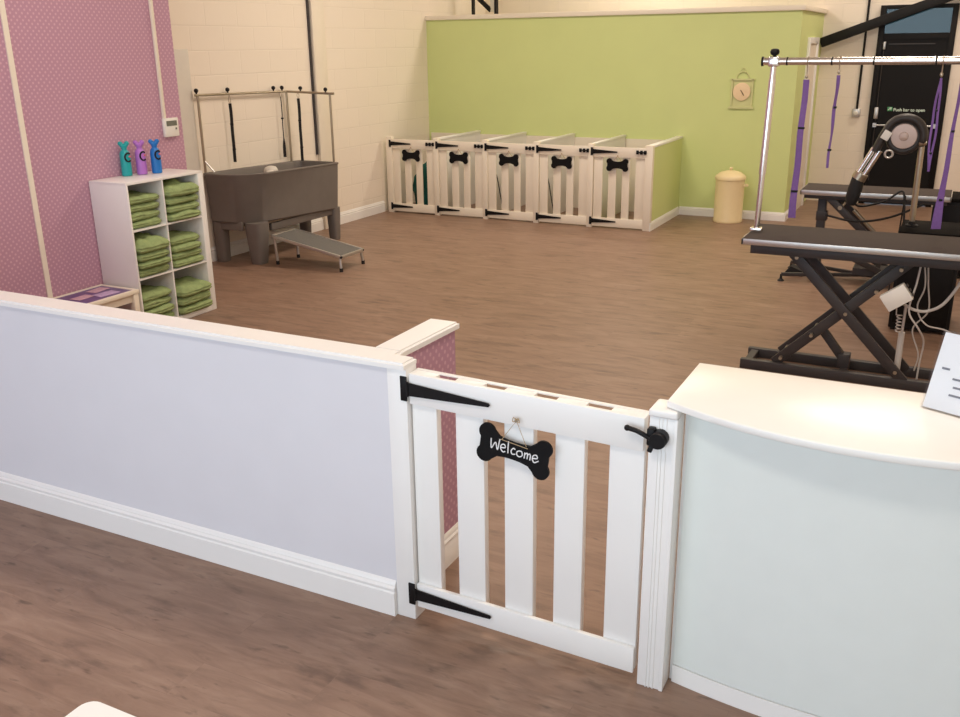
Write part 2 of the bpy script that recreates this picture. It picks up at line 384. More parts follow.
# exit door in the back wall
d = thing('door_1', 'black exit door with push bar and glazed transom', 'door', (1.0, 10.53, 0), kind='structure')
b = MB()
b.box(.565, .63, 10.49, 10.6, 0, 2.41, .004); b.box(1.36, 1.425, 10.49, 10.6, 0, 2.41, .004)
b.box(.63, 1.36, 10.49, 10.6, 2.365, 2.41); b.box(.63, 1.36, 10.49, 10.6, 2.02, 2.085)
b.build('door_frame', M['black_door'], d)
MB().box(.63, 1.36, 10.515, 10.56, 0.01, 2.02).build('door_leaf', M['black_door'], d)
MB().box(.63, 1.36, 10.54, 10.548, 2.085, 2.365).build('transom_pane', M['glass_blue'], d)
b = MB(); b.tube([(.64, 10.46, .995), (1.33, 10.46, .995)], .012); b.box(.63, .67, 10.45, 10.515, .97, 1.02); b.box(1.31, 1.35, 10.45, 10.515, .97, 1.02)
b.build('push_bar', M['alu'], d)
b = MB(); b.tube([(.652, 10.5, .3), (.652, 10.5, 1.96)], .006, 8)
b.build('bolt_rod', M['frame_dark'], d)
MB().box(.628, .676, 10.47, 10.515, 1.07, 1.21, .006).build('latch_case', M['alu'], d)
MB().box(.642, .668, 10.48, 10.515, 1.9, 1.99, .004).build('top_keep', M['alu'], d)
MB().box(.70, 1.22, 10.505, 10.515, 1.955, 1.967).build('drip_strip', M['frame_dark'], d)
tm = text_mb('Push bar to open', .052, (.845, 10.511, 1.165), (1, 0, 0), (0, 0, 1), (0, .002, 0))
tm.build('sign_lettering', M['sign_white'], d, smooth=False)
b = MB(); b.box(.775, .835, 10.509, 10.514, 1.165, 1.215, .002); b.build('sign_symbol', M['sign_green'], d)
b = MB(); b.bar((.785, 10.508, 1.178), (.812, 10.508, 1.202), .008, .003); b.bar((.80, 10.508, 1.205), (.826, 10.508, 1.205), .008, .003); b.bar((.812, 10.508, 1.18), (.822, 10.508, 1.198), .007, .003)
b.build('sign_figure', M['sign_white'], d)

# pink wall cover strips
struct(MB().box(XP, XP + .010, 1.772, 1.811, 0, ZC), 'trim_2', M['cream_white'], 'white vertical cover strip on the pink polka dot wall', 'trim')
struct(MB().box(XP, XP + .018, 3.053, 3.083, 1.495, ZC, .003), 'trim_3', M['cream_white'], 'white cable trunking above the wall controller', 'trim')
struct(MB().box(XL, XL + .012, 3.9, 4.345, 0, 2.01, .003), 'trim_4', M['panel_grey'], 'pale grey wall board beside the grey bath', 'trim')
struct(MB().box(XL, XL + .05, 6.235, 6.46, 0, ZC, .006), 'trim_5', M['cream_white'], 'white boxed column on the cream block wall', 'trim')

# ============================================================================= DIVIDING WALL, GATE, COUNTER
def wall2(boxes, front):
    b = MB()
    for bx in boxes: b.box(*bx)
    return b
b = MB().box(XP, 0.0, 0.0, 0.09, 0, 0.977)
o = struct(b, 'wall_divider', [M['plaster'], M['polka']], 'white low dividing wall in front of the salon', 'wall', smooth=False)
struct(MB().box(-0.100, -0.008, 0.09, 0.50, 0, 0.974), 'wall_divider_return', M['polka'], 'short pink polka dot return of the low wall behind the gate', 'wall')
q = bmesh.new(); vs = [q.verts.new((x, y, 0.977)) for x, y in ((XP, -.018), (.0765, -.018), (.0765, .068), (0, .068), (0, .108), (XP, .108))]
r = bmesh.ops.extrude_face_region(q, geom=[q.faces.new(vs)]); bmesh.ops.translate(q, verts=[x for x in r['geom'] if isinstance(x, bmesh.types.BMVert)], vec=(0, 0, .023))
bmesh.ops.bevel(q, geom=[e for e in q.edges if max(v.co.z for v in e.verts) > .99 and min(v.co.z for v in e.verts) > .99], offset=.008, segments=3, affect='EDGES')
b = MB().bm(q)
struct(b, 'trim_6', M['gloss_white'], 'white rounded coping on the low dividing wall', 'trim')
q = bmesh.new(); vs = [q.verts.new((x, y, 0.974)) for x, y in ((-.119, .106), (-.004, .106), (.010, .505), (-.119, .505))]
r = bmesh.ops.extrude_face_region(q, geom=[q.faces.new(vs)]); bmesh.ops.translate(q, verts=[x for x in r['geom'] if isinstance(x, bmesh.types.BMVert)], vec=(0, 0, .026))
bmesh.ops.bevel(q, geom=[e for e in q.edges if min(v.co.z for v in e.verts) > .99 and max(v.co.y for v in e.verts) > .2], offset=.008, segments=3, affect='EDGES')
b = MB().bm(q)
struct(b, 'trim_7', M['gloss_white'], 'white coping on the short polka dot return wall', 'trim')
struct(skirting((XP, 0, 0), (-0.003, 0, 0), (0, -1, 0), .142, .02), 'baseboard_divider', M['gloss_white'], 'white moulded skirting along the low dividing wall', 'baseboard', angle=12)
struct(skirting((-0.008, .09, 0), (-0.008, .50, 0), (1, 0, 0), .142, .017), 'baseboard_return', M['gloss_white'], 'white skirting on the polka dot return wall', 'baseboard')

b = MB().box(0.0, 0.0765, -0.004, 0.066, 0, 0.977, .003)
tag(b.build('gate_post', M['gloss_white']), 'white gate post at the end of the low dividing wall, hinge side', 'gate post')
gp = thing('gate_post', 'white gate post against the reception desk, carrying the black latch', 'gate post', (.96, .04, 0))
b = MB().box(.9175, 1.004, 0.0, 0.078, 0, .955, .003)
for x in (.945, .955, .968): b.box(x, x + .004, -.003, .004, 0, .955, .001)
b.box(.991, 1.004, -.004, .004, 0, .955, .002)
b.build('post', M['gloss_white'], gp)
MB().box(.9165, 1.004, -.012, .09, .955, .979, .007, 3).build('post_cap', M['gloss_white'], gp)
la = MB().box(.918, .942, -.03, .0, .868, .924, .006)
la.lathe([(.02, -.03), (.026, -.026), (.026, 0)], (.955, -.002, .893), (0, 1, 0), 20)
la.lathe([(.024, 0), (.026, .006), (.02, .014), (.012, .018)], (.955, -.045, .893), (0, 1, 0), 20)
la = la.build('latch', M['black_iron'], gp)
b = MB().tube(bez([(.93, -.028, .893), (.905, -.03, .905), (.885, -.028, .911), (.858, -.026, .914)], 12), .0075, 10, scale=[1.0] * 13)
b.sphere((.858, -.026, .914), .0095); b.build('latch_lever', M['black_iron'], la)
MB().bar((.935, -.022, .872), (.928, -.026, .848), .015, .01, bev=.003).build('latch_tongue', M['black_iron'], la)

g = thing('picket_gate', 'white picket gate between the low wall and the reception desk', 'gate', (.49, .03, .04))
GX0, GX1 = .082, .902
MB().box(GX0, GX1, .002, .019, .842, .952, .003).build('top_rail', M['gloss_white'], g)
MB().box(GX0, GX1, .002, .019, .045, .140, .003).build('bottom_rail', M['gloss_white'], g)
MB().box(GX0, GX1, .050, .068, .9465, .952, .001).build('back_batten', M['gloss_white'], g)
for (a, c) in ((GX0, .177), (.25, .354), (.43, .534), (.61, .709), (.791, GX1)):
    MB().box(a, c, .019, .050, .05, .951, .0015).build('slat', M['gloss_white'], g)
def strap_hinge(x0, zc, length, ph, pw, h0, h1, y, par, mat, t=.004):
    """T hinge: upright plate on the post side, tapered strap on the gate side (front face at y, facing -y)"""
    b = MB()
    b.box(x0 - pw, x0, y - t - .002, y, zc - ph / 2, zc + ph / 2, .0015)
    b.tube([(x0 + .002, y - t, zc - h0 * .55), (x0 + .002, y - t, zc + h0 * .55)], .005, 8)
    poly = [(0, -h0 / 2), (length * .93, -h1 / 2), (length * .985, -h1 / 2.4), (length, 0), (length * .985, h1 / 2.4), (length * .93, h1 / 2), (0, h0 / 2)]
    b.prism(poly, (x0 + .003, y, zc), (1, 0, 0), (0, 0, 1), (0, -t, 0))
    return b.build('strap_hinge', mat, par)
strap_hinge(.0795, .898, .308, .088, .025, .047, .015, -.0042, g, M['black_iron'])
strap_hinge(.0795, .099, .305, .086, .026, .043, .015, -.0042, g, M['black_iron'])

def bone_poly(hw, dy, r, bh):
    P = []
    mid = bh * .86
    P += [(-hw * .55, -bh), (-hw * .25, -mid), (0, -mid * .97), (hw * .25, -mid), (hw * .55, -bh)]
    P += arc((hw, -dy), r, 205, 405, 12)
    P += arc((hw, dy), r, -45, 155, 12)
    P += [(hw * .55, bh), (hw * .25, mid), (0, mid * .97), (-hw * .25, mid), (-hw * .55, bh)]
    P += arc((-hw, dy), r, 25, 225, 12)
    P += arc((-hw, -dy), r, 135, 335, 12)
    return P
ang = radians(-8); ex = V((cos(ang), 0, sin(ang))); ez = V((-sin(ang), 0, cos(ang)))
for c in g.children:          # the gate has dropped a little at its latch side
    for w in c.data.vertices: w.co.z += .010 - .021 * (w.co.x + .49 - .082) / .82
bc = V((.4785, -.006, .759))
s = thing('bone_sign', 'black bone shaped Welcome sign hanging on the front gate', 'sign', bc)
MB().prism(bone_poly(.100, .039, .030, .036), bc, ex, ez, (0, -.009, 0)).build('bone_board', M['chalk_black'], s)
def strokes(polys, r, o, ex, ez, nrm):
    b = MB()
    for p in polys: b.tube(bez([o + ex * a + ez * c + nrm * .0005 for a, c in p], max(6, 6 * len(p))), r, 6)
    return b
Wl = []   # Welcome, hand lettered
Wl.append([(-.083, .022), (-.078, -.012), (-.066, .012), (-.056, -.012), (-.052, .028)])                     # W
Wl.append([(-.045, .000), (-.030, .004), (-.034, .014), (-.044, .010), (-.045, -.004), (-.036, -.013), (-.028, -.009)])  # e
Wl.append([(-.021, .030), (-.020, .008), (-.018, -.012)])                                                   # l
Wl.append([(.006, .009), (-.002, .011), (-.008, .000), (-.003, -.010), (.008, -.007)])                       # c
Wl.append([(.022, .010), (.013, .004), (.014, -.008), (.024, -.011), (.032, -.003), (.029, .008), (.022, .010)])  # o
Wl.append([(.040, -.011), (.040, .009), (.041, .004), (.047, .010), (.050, .004), (.050, -.010)])             # m
Wl.append([(.050, .004), (.056, .010), (.060, .005), (.060, -.011)])
Wl.append([(.068, -.001), (.084, .003), (.080, .013), (.070, .009), (.068, -.004), (.076, -.014), (.090, -.004)])  # e
tag(strokes(Wl, .0021, bc + V((0, -.009, 0)), ex, ez, V((0, -1, 0))).build('lettering', M['chalk'], s), 'white chalk lettering reading Welcome')
nail = V((.487, -.006, .866))
b = MB().tube([bc + ex * -.045 + ez * .03 + V((0, -.009, 0)), nail + V((0, -.004, 0)), bc + ex * .042 + ez * .03 + V((0, -.009, 0))], .0013, 6)
b.tube([bc + ex * -.05 + ez * .029 + V((0, -.0105, 0)), bc + ex * .048 + ez * .026 + V((0, -.0105, 0))], .0012, 6)
for k in range(3):
    b.tube(bez([nail + V((0, -.006, 0)), nail + V((.008 * (k - 1), -.009, .012)), nail + V((.012 * (k - 1), -.008, -.004)), nail + V((0, -.006, 0))], 9), .0015, 6)
b.build('twine', M['twine'], s)
MB().cyl(nail + V((0, .008, 0)), nail + V((0, -.01, 0)), .004, .005, 10).build('nail', M['steel'], s)

# ---- reception desk with bowed front
def bow(x0, x1, ye, bulge, n=28):
    """front edge points left to right, arc bulging towards -y"""
    c = (x1 - x0) / 2; R = (c * c + bulge * bulge) / (2 * bulge); cx = (x0 + x1) / 2; cyy = ye - bulge + R; out = []
    for i in range(n + 1):
        x = x0 + (x1 - x0) * i / n; out.append((x, cyy - sqrt(R * R - (x - cx) ** 2)))
    return out
rd = thing('reception_desk', 'white reception desk with a bowed front to the right of the gate', 'desk', (1.5, .2, 0))
topf = bow(.962, 2.06, .022, .138)
poly = topf + [(2.06, .402), (.962, .402)]
def ring(z, ins):
    return [V((x, y + ins, z)) for x, y in bow(.962 + ins, 2.06 - ins, .022, .138)] + [V((2.06 - ins, .402 - ins, z)), V((.962 + ins, .402 - ins, z))]
MB().loft([ring(.980, .002), ring(.982, 0), ring(.998, 0), ring(1.001, .0012), ring(1.002, .004)]).build('desk_top', M['laminate'], rd, angle=50)
fr = bow(1.018, 2.03, .066, .055)
b = MB(); b.prism(fr + [(2.03, .10), (1.018, .10)], (0, 0, .068), (1, 0, 0), (0, 1, 0), (0, 0, .912))
b.build('front_panel', M['panel_face'], rd)
fr2 = bow(1.016, 2.03, .063, .055)
MB().prism(fr2 + [(2.03, .10), (1.016, .10)], (0, 0, 0), (1, 0, 0), (0, 1, 0), (0, 0, .065)).build('plinth', M['gloss_white'], rd)
MB().box(1.006, 1.018, .075, .40, 0, .98, .001).build('side_panel', M['gloss_white'], rd)
MB().box(2.018, 2.03, .10, .40, 0, .98, .001).build('side_panel', M['gloss_white'], rd)
MB().box(1.018, 2.018, .385, .40, 0.1, .98).build('back_panel', M['gloss_white'], rd)

# acrylic sign holder on the desk
sh = V((1.631, .27, 1.002)); wdir = V((.92, -.39, 0)).normalized(); nd = V((-.39, -.92, 0)).normalized()
up = (V((.026, .08, .212))); up = (up - wdir * up.dot(wdir)).normalized(); nrm = wdir.cross(up).normalized()
if nrm.y > 0: nrm = -nrm
Wd, Hd = .215, .232
s = thing('sign_holder', 'clear acrylic sign holder leaning back on the reception desk', 'sign holder', sh)
b = MB()
b.prism([(0, 0), (Wd, 0), (Wd, Hd), (0, Hd)], sh + nrm * .003, wdir, up, nrm * .003)
b.prism([(0, 0), (Wd, 0), (Wd, Hd), (0, Hd)], sh - nrm * .004, wdir, up, nrm * -.003)
bk = V((-nd.x, -nd.y, 0)) * .09
b.prism([(0, 0), (Wd, 0), (Wd, 1), (0, 1)], sh + V((0, 0, .0)), wdir, bk, V((0, 0, .004)))
b.build('acrylic_stand', M['acrylic'], s)
MB().prism([(.006, .006), (Wd - .006, .006), (Wd - .006, Hd - .006), (.006, Hd - .006)], sh - nrm * .002, wdir, up, nrm * .003).build('paper_insert', M['paper'], s)
b = MB()
for (a, c, l) in ((.026, .122, .022), (.070, .150, .075), (.075, .128, .07), (.062, .098, .09), (.07, .075, .08), (.065, .052, .085), (.06, .185, .10)):
    b.prism([(a, c), (a + l, c), (a + l, c + .006), (a, c + .006)], sh + nrm * .0012, wdir, up, nrm * .0004)
b.build('printed_lines', M['ink'], s)

# white low table in the near corner
t = thing('low_table', 'white rounded table corner at the near left edge of the floor', 'table', (.22, -1.56, 0))
b = bmesh.new(); pts = []
x0, x1, y0, y1 = -.089, .52, -1.86, -1.258; rr = .035
for (cx, cy, a0) in ((x1 - rr, y1 - rr, 0), (x0 + rr, y1 - rr, 90), (x0 + rr, y0 + rr, 180), (x1 - rr, y0 + rr, 270)): pts += arc((cx, cy), rr, a0, a0 + 90, 6)
mb = MB().prism(pts, (0, 0, .47), (1, 0, 0), (0, 1, 0), (0, 0, .03)); b.free()
mb.build('tabletop', M['laminate'], t)
for x in (x0 + .05, x1 - .05):
    for y in (y0 + .05, y1 - .05): MB().cyl((x, y, 0), (x, y, .47), .014, .02, 14).build('leg', M['laminate'], t)

# ============================================================================= PINK WALL CORNER
th = thing('wall_controller', 'small white wall controller on the pink polka dot wall', 'thermostat', (XP, 3.12, 1.35))
MB().box(XP, XP + .03, 3.045, 3.195, 1.352, 1.495, .006).build('casing', M['plastic_white'], th)
MB().box(XP + .03, XP + .032, 3.065, 3.175, 1.435, 1.475).build('display', M['lcd'], th)
b = MB(); b.box(XP + .03, XP + .034, 3.155, 3.17, 1.405, 1.42, .002); b.build('button', M['lcd'], th)

# cube shelf
SX0, SX1, SY0 = -3.962, -3.592, 2.262
sf = thing('cube_shelf', 'white six-cube shelf unit holding green towels', 'shelf', ((SX0 + SX1) / 2, SY0 + .385, 0))
SY1 = SY0 + .770; SH = 1.112
PL, PR_, PT = .014, .056, .018
MB().box(SX0, SX1, SY0, SY0 + PL, 0, SH - PT, .001).build('side_panel', M['gloss_white'], sf)
MB().box(SX0, SX1, SY1 - PR_, SY1, 0, SH - PT, .001).build('side_panel', M['gloss_white'], sf)
MB().box(SX0, SX1, SY0, SY1, SH - PT, SH, .001).build('top_panel', M['gloss_white'], sf)
MB().box(SX0, SX1, SY0 + PL, SY1 - PR_, 0, .04, .001).build('bottom_panel', M['gloss_white'], sf)
ym = 2.602; ZB = [.04, .412, .770]
for k in range(3):
    MB().box(SX0, SX1 - .002, ym, ym + .012, ZB[k], (ZB[k + 1] - .012) if k < 2 else SH - PT).build('divider', M['gloss_white'], sf)
for k in (1, 2):
    MB().box(SX0, SX1 - .001, SY0 + PL, SY1 - PR_, ZB[k] - .012, ZB[k]).build('shelf_board', M['gloss_white'], sf)
MB().box(SX0, SX0 + .006, SY0 + PL, SY1 - PR_, .04, SH - PT).build('back_panel', M['gloss_white'], sf)

def towel_mesh(wx, wy, h, seed, puff=0.0):
    """soft folded terry towel, thick rounded fold at the front (+x), a faint groove where the layers meet"""
    b = bmesh.new(); bmesh.ops.create_cube(b, size=2); bmesh.ops.subdivide_edges(b, edges=b.edges[:], cuts=15, use_grid_fill=True)
    for w in b.verts:
        p = w.co.copy(); x, y, z = p
        # superellipse rounding in plan and at the edges
        m = max(abs(x), abs(y)); ed = max(0.0, (m - .74) / .26)
        zz = z * sqrt(max(0.0, 1 - .86 * ed ** 2.4))
        k = 1 - .06 * (abs(x) * abs(y)) ** 3
        n1 = noise.noise(V((x * 1.3 + seed * 3.7, y * 1.3, seed * 1.9)))
        n2 = noise.noise(V((x * 2.6 + seed, y * 2.6 - seed * 2.0, z * 1.2 + 4)))
        n3 = noise.noise(V((x * 8 + seed, y * 8, z * 5)))
        groove = -.035 * max(0, 1 - abs(z) / .18) * (1 if m > .9 else 0)
        X = wx / 2 * (x * k + groove * (1 if x > 0 else -1) * (abs(x) > .9) + .04 * n2 * (x > 0)) + .010 * n1
        Y = wy / 2 * (y * k * (1 + .012 * n2)) + .003 * n1
        sag = .0 if z < 0 else (.22 * n1 + .16 * n2 + .05 * n3) * h
        if z > 0 and puff: sag += puff * max(0, 1 - x * x) * max(0, 1 - abs(y) ** 3) * (.7 + .6 * n2)
        Z = h * (.5 + .5 * zz) + sag * (1 - ed * .5) + .05 * n3 * h
        w.co = V((X, Y, max(Z, 0.0)))
    bmesh.ops.smooth_vert(b, verts=b.verts[:], factor=.4, use_axis_x=True, use_axis_y=True, use_axis_z=True)
    return MB().bm(b)
stacks = [  # column, row, [(height, depth, width)], name of the cube, puff of the top towel
    (0, 2, [(.052, .30, .300), (.066, .29, .305), (.060, .29, .305), (.056, .30, .305)], 'top left cube', .01),
    (1, 2, [(.062, .34, .335), (.062, .33, .335), (.060, .34, .33), (.068, .345, .335)], 'top right cube', .045),
    (0, 1, [(.062, .32, .305), (.058, .34, .305), (.062, .345, .305), (.074, .355, .305)], 'middle left cube', .060),
    (1, 1, [(.058, .32, .32), (.058, .31, .32), (.056, .33, .31), (.060, .31, .315)], 'middle right cube', .015),
    (0, 0, [(.062, .31, .30), (.062, .31, .30), (.062, .30, .30), (.060, .31, .30)], 'bottom left cube', .01),
    (1, 0, [(.070, .345, .335), (.072, .355, .335), (.074, .36, .335)], 'bottom right cube', .03)]
rank = {4: ['lowest', 'second lowest', 'second from the top', 'topmost'], 3: ['lowest', 'middle', 'topmost']}
sd = 1
for (c, r, lst, nm, puff) in stacks:
    y = 2.438 if c == 0 else 2.795; z = ZB[r]
    for i, (h, dx, wy) in enumerate(lst):
        mb = towel_mesh(dx, wy, h, sd, puff if i == len(lst) - 1 else 0); sd += 1
        x = SX1 - .155 + (dx - .31) * .5 + random.uniform(-.006, .008)
        o = mb.build('folded_towel', M['towel'], loc=(0, 0, 0), angle=180); o.location = (x, y, z + .0005)
        tag(o, 'green folded towel, %s of the stack in the %s' % (rank[len(lst)][i], nm), 'towel', 'folded green towels in the cube shelf')
        z += h * .98

# three shampoo bottles with bone shaped caps
def bottle(x, y, mat, label):
    z = SH + .0005
    t = thing('shampoo_bottle', label, 'bottle', (x, y, z), 'shampoo bottles on the cube shelf')
    MB().lathe([(.032, 0), (.0375, .004), (.0385, .02), (.038, .155), (.0365, .178), (.029, .198), (.019, .208), (.0175, .222)], (x, y, z), seg=28).build('bottle_body', mat, t)
    b = MB().lathe([(.020, .215), (.022, .220), (.023, .242), (.016, .25)], (x, y, z), seg=20)
    dr = V((.62, .78, 0))
    for sg in (-1, 1):
        c = V((x, y, z)) + dr * (.023 * sg) + V((0, 0, .258)); b.sphere(c, .018)
        c2 = V((x, y, z)) + dr * (.013 * sg) + V((0, 0, .244)); b.sphere(c2, .019)
    b.build('bottle_cap', mat, t)
    # black letter mark wrapped round the body, facing the room
    fa = atan2(-2.5 - y + 4.4, 1.63 - x); rb = .039; b = MB(); pts = []
    for k in range(19):
        a = radians(50 + 260 * k / 18); u = .025 * cos(a); w = .034 * sin(a); pts.append((x + rb * cos(fa + u / rb), y + rb * sin(fa + u / rb), z + .150 + w))
    b.tube(pts, .0065, 8); b.build('letter_mark', M['black'], t)
    u = .012; b = MB().sphere((x + rb * cos(fa + u / rb), y + rb * sin(fa + u / rb), z + .155), .008, 10); t.scale = (1, 1, .92); b.build('coral_dot', M['pink_dot'], t)
bottle(-3.905, 2.576, M['teal_b'], 'teal shampoo bottle on the white shelf, nearest the wall strip')
bottle(-3.865, 2.686, M['lilac_b'], 'lilac shampoo bottle standing between the teal and the blue bottle')
bottle(-3.815, 2.788, M['blue_b'], 'blue shampoo bottle on the white shelf beside the lilac one')

# side table with purple printed top
st = thing('side_table', 'low white side table with a purple top beside the towel shelf', 'side table', (-3.765, 1.83, 0))
tx0, tx1, ty0, ty1, tz = -3.955, -3.572, 1.42, 2.235, .352
b = MB(); b.box(tx0, tx0 + .028, ty0, ty1, tz - .03, tz, .003); b.box(tx1 - .028, tx1, ty0, ty1, tz - .03, tz, .003)
b.box(tx0 + .028, tx1 - .028, ty0, ty0 + .028, tz - .03, tz, .003); b.box(tx0 + .028, tx1 - .028, ty1 - .028, ty1, tz - .03, tz, .003)
b.build('top_frame', M['cream_white'], st)
MB().box(tx0 + .028, tx1 - .028, ty0 + .028, ty1 - .028, tz - .02, tz - .006).build('top_panel', M['purple_print'], st)
b = MB(); b.box(tx1 - .045, tx1 - .027, ty0 + .05, ty1 - .05, tz - .09, tz - .03); b.box(tx0 + .027, tx0 + .045, ty0 + .05, ty1 - .05, tz - .09, tz - .03)
b.build('apron', M['cream_white'], st)
for x in (tx0 + .005, tx1 - .05):
    for y in (ty0 + .005, ty1 - .05): MB().box(x, x + .045, y, y + .045, 0, tz - .03, .003).build('leg', M['cream_white'], st)
for (x, y, w, h, a, m, lb) in ((-3.84, 2.10, .09, .15, 8, 'pink_print', 'pink leaflet on the purple side table, nearest the shelf'),
                               (-3.70, 2.05, .10, .17, -4, 'lilac_print', 'lilac leaflet on the purple side table, nearest the gate wall'),
                               (-3.77, 1.90, .09, .14, 3, 'pink_print', 'pink leaflet in the middle of the purple side table')):
    mb = MB().obox((x, y, tz - .004), (w, h, .0025), Matrix.Rotation(radians(a), 3, 'Z'))
    tag(mb.build('leaflet', M[m]), lb, 'leaflet', 'leaflets on the side table')

# ============================================================================= GREY DOG BATH
def rounded(poly, rads, n=6):
    out = []; m = len(poly)
    for i in range(m):
        p0, p, p1 = V(poly[i - 1] + (0,)), V(poly[i] + (0,)), V(poly[(i + 1) % m] + (0,)); r = rads[i]
        a = (p0 - p).normalized(); c = (p1 - p).normalized()
        A, Cc = p + a * r, p + c * r
        for k in range(n + 1):
            t = k / n; q = A * (1 - t) ** 2 + p * 2 * t * (1 - t) + Cc * t * t; out.append((q.x, q.y))
    return out
BX0, BX1, BY0, BY1 = -4.835, -4.30, 4.345, 5.865
def tub_ring(ins, z_l, z_r, rr=1.0, chop=0.0):
    poly = [(BX0 + ins, BY0 + ins), (-4.47 + chop, BY0 + ins), (BX1 - ins, 4.59), (BX1 - ins, BY1 - ins), (BX0 + ins, BY1 - ins)]
    pr = rounded(poly, [.05 * rr, .11 * rr, .11 * rr, .06 * rr, .05 * rr])
    return [V((x, y, z_l + (z_r - z_l) * (y - BY0) / (BY1 - BY0))) for x, y in pr]
tb = thing('dog_bath', 'grey moulded dog bath on four legs against the cream block wall', 'bath', (-4.57, 5.1, 0))
b = MB()
b.loft([tub_ring(.035, .405, .335), tub_ring(.02, .42, .35), tub_ring(.0, .855, .815), tub_ring(-.006, .862, .822), tub_ring(-.006, .872, .832), tub_ring(.004, .878, .838),
        tub_ring(.03, .876, .836), tub_ring(.038, .865, .825), tub_ring(.06, .56, .50), tub_ring(.09, .54, .48)])
b.build('basin', M['bath_grey'], tb)
b = MB()
b.box(BX1 - .09, BX1 - .05, 4.72, 5.76, .285, .36, .008); b.box(BX0 + .03, BX0 + .07, 4.5, 5.76, .285, .36, .008)
b.box(BX0 + .08, -4.45, BY0 + .05, BY0 + .09, .33, .42, .008)
b.build('apron', M['bath_grey'], tb)
def tleg(cx, cy, rt, rb, ht, sq=.6):
    def ring(r, z, k=20):
        o = []
        for j in range(k):
            a = 2 * pi * j / k; c, s_ = cos(a), sin(a); e = .55
            o.append(V((cx + r * (abs(c) ** e) * (1 if c > 0 else -1), cy + r * (abs(s_) ** e) * (1 if s_ > 0 else -1), z)))
        return o
    return MB().loft([ring(rb * .96, 0), ring(rb, .01), ring(rb * 1.05, .05), ring(rt, ht * .85), ring(rt, ht)])
for (x, y, rt, rb, h) in ((-4.365, 4.515, .098, .070, .405), (-4.765, 4.45, .066, .056, .41), (-4.375, 5.80, .062, .050, .355), (-4.76, 5.79, .062, .050, .355)):
    tleg(x, y, rt, rb, h).build('leg', M['bath_grey'], tb)
ZR = 1.572; ZA, ZB2, ZC2 = 1.598, 1.572, 1.548
def zrail(y): return ZA + (ZB2 - ZA) * (y - 4.36) / (5.70 - 4.36) if y < 5.70 else ZB2 + (ZC2 - ZB2) * (y - 5.70) / .125
ra = MB()
ra.tube([(-4.815, 4.372, .86), (-4.815, 4.372, ZA)], .0125); ra.tube([(-4.815, 5.70, .83), (-4.815, 5.70, ZR)], .0125); ra.tube([(-4.345, 5.825, .82), (-4.345, 5.825, ZC2)], .0125)
ra.tube([(-4.815, 4.34, ZA), (-4.815, 5.70, ZB2)], .0125); ra.tube([(-4.815, 5.70, ZB2), (-4.345, 5.825, ZC2), (-4.30, 5.837, ZC2)], .0125)
ra.build('rail_frame', M['steel'], tb)
for (x, y) in ((-4.815, 4.36), (-4.815, 4.79), (-4.815, 5.49), (-4.815, 5.63), (-4.66, 5.741), (-4.39, 5.813)):
    zk = zrail(y); b = MB().cyl((x, y, zk), (x, y, zk + .03), .008, .008, 10); b.sphere((x, y, zk + .040), .021, 12); b.build('rail_knob', M['black'], tb)
MB().tube([(-4.815, 4.372, .99), (-4.73, 4.40, .885)], .008, 8).build('stay_rod', M['alu'], tb)
def dark_strap(x, y, z1, z0, w, label, tassel=False):
    t = thing('bath_tether', label, 'tether', (x, y, z0), 'tethers hanging over the dog bath')
    b = MB().tube(bez([(x, y, zrail(y) - .006), (x + .014, y, z1 + .03), (x, y, z1), (x - .014, y, z1 + .03), (x, y, zrail(y) - .006)], 14), .0028, 6)
    b.build('clip', M['steel'], t)
    n = 12; pts = [(x + .002 * sin(k * .9), y + .003 * sin(k * .5), z1 + (z0 - z1) * k / n) for k in range(n + 1)]
    sec = [(-w / 2, -.003), (w / 2, -.003), (w / 2, .003), (-w / 2, .003)]
    b = MB().sweep(pts, sec, (.63, -.77, 0), scale=[((1.0 if not tassel or k > 8 else .45) * (1.35 if tassel and k > 9 else 1), 1) for k in range(n + 1)])
    b.build('webbing', M['strap_black'], t)
    for zz in (.35, .78): MB().obox((x, y, z1 + (z0 - z1) * zz), (.012, w * 1.15, .018), Matrix.Rotation(radians(-51), 3, 'Z'), .003).build('slider', M['black'], t)
dark_strap(-4.80, 4.79, 1.50, .935, .03, 'black tether strap over the near end of the grey bath')
dark_strap(-4.80, 5.58, 1.52, .90, .024, 'thin dark tether with a thick end, beside the middle rail upright', True)
dark_strap(-4.69, 5.733, 1.50, .85, .03, 'black tether strap between the middle and the right rail uprights')
b = MB(); b.sphere((-4.55, 5.02, .83), .075, 14, (1, 1, .7)); b.sphere((-4.50, 4.95, .81), .05, 12, (1, 1, .8))
b.cyl((-4.55, 5.02, .53), (-4.55, 5.02, .8), .05, .045, 14)
for i, p in enumerate(b.v): b.v[i] = p + V((.006, .006, .006)) * noise.noise(p * 22)
tag(b.build('bath_sprayer', M['panel_grey']), 'pale rounded object showing just above the rim of the grey bath', 'bath sprayer')

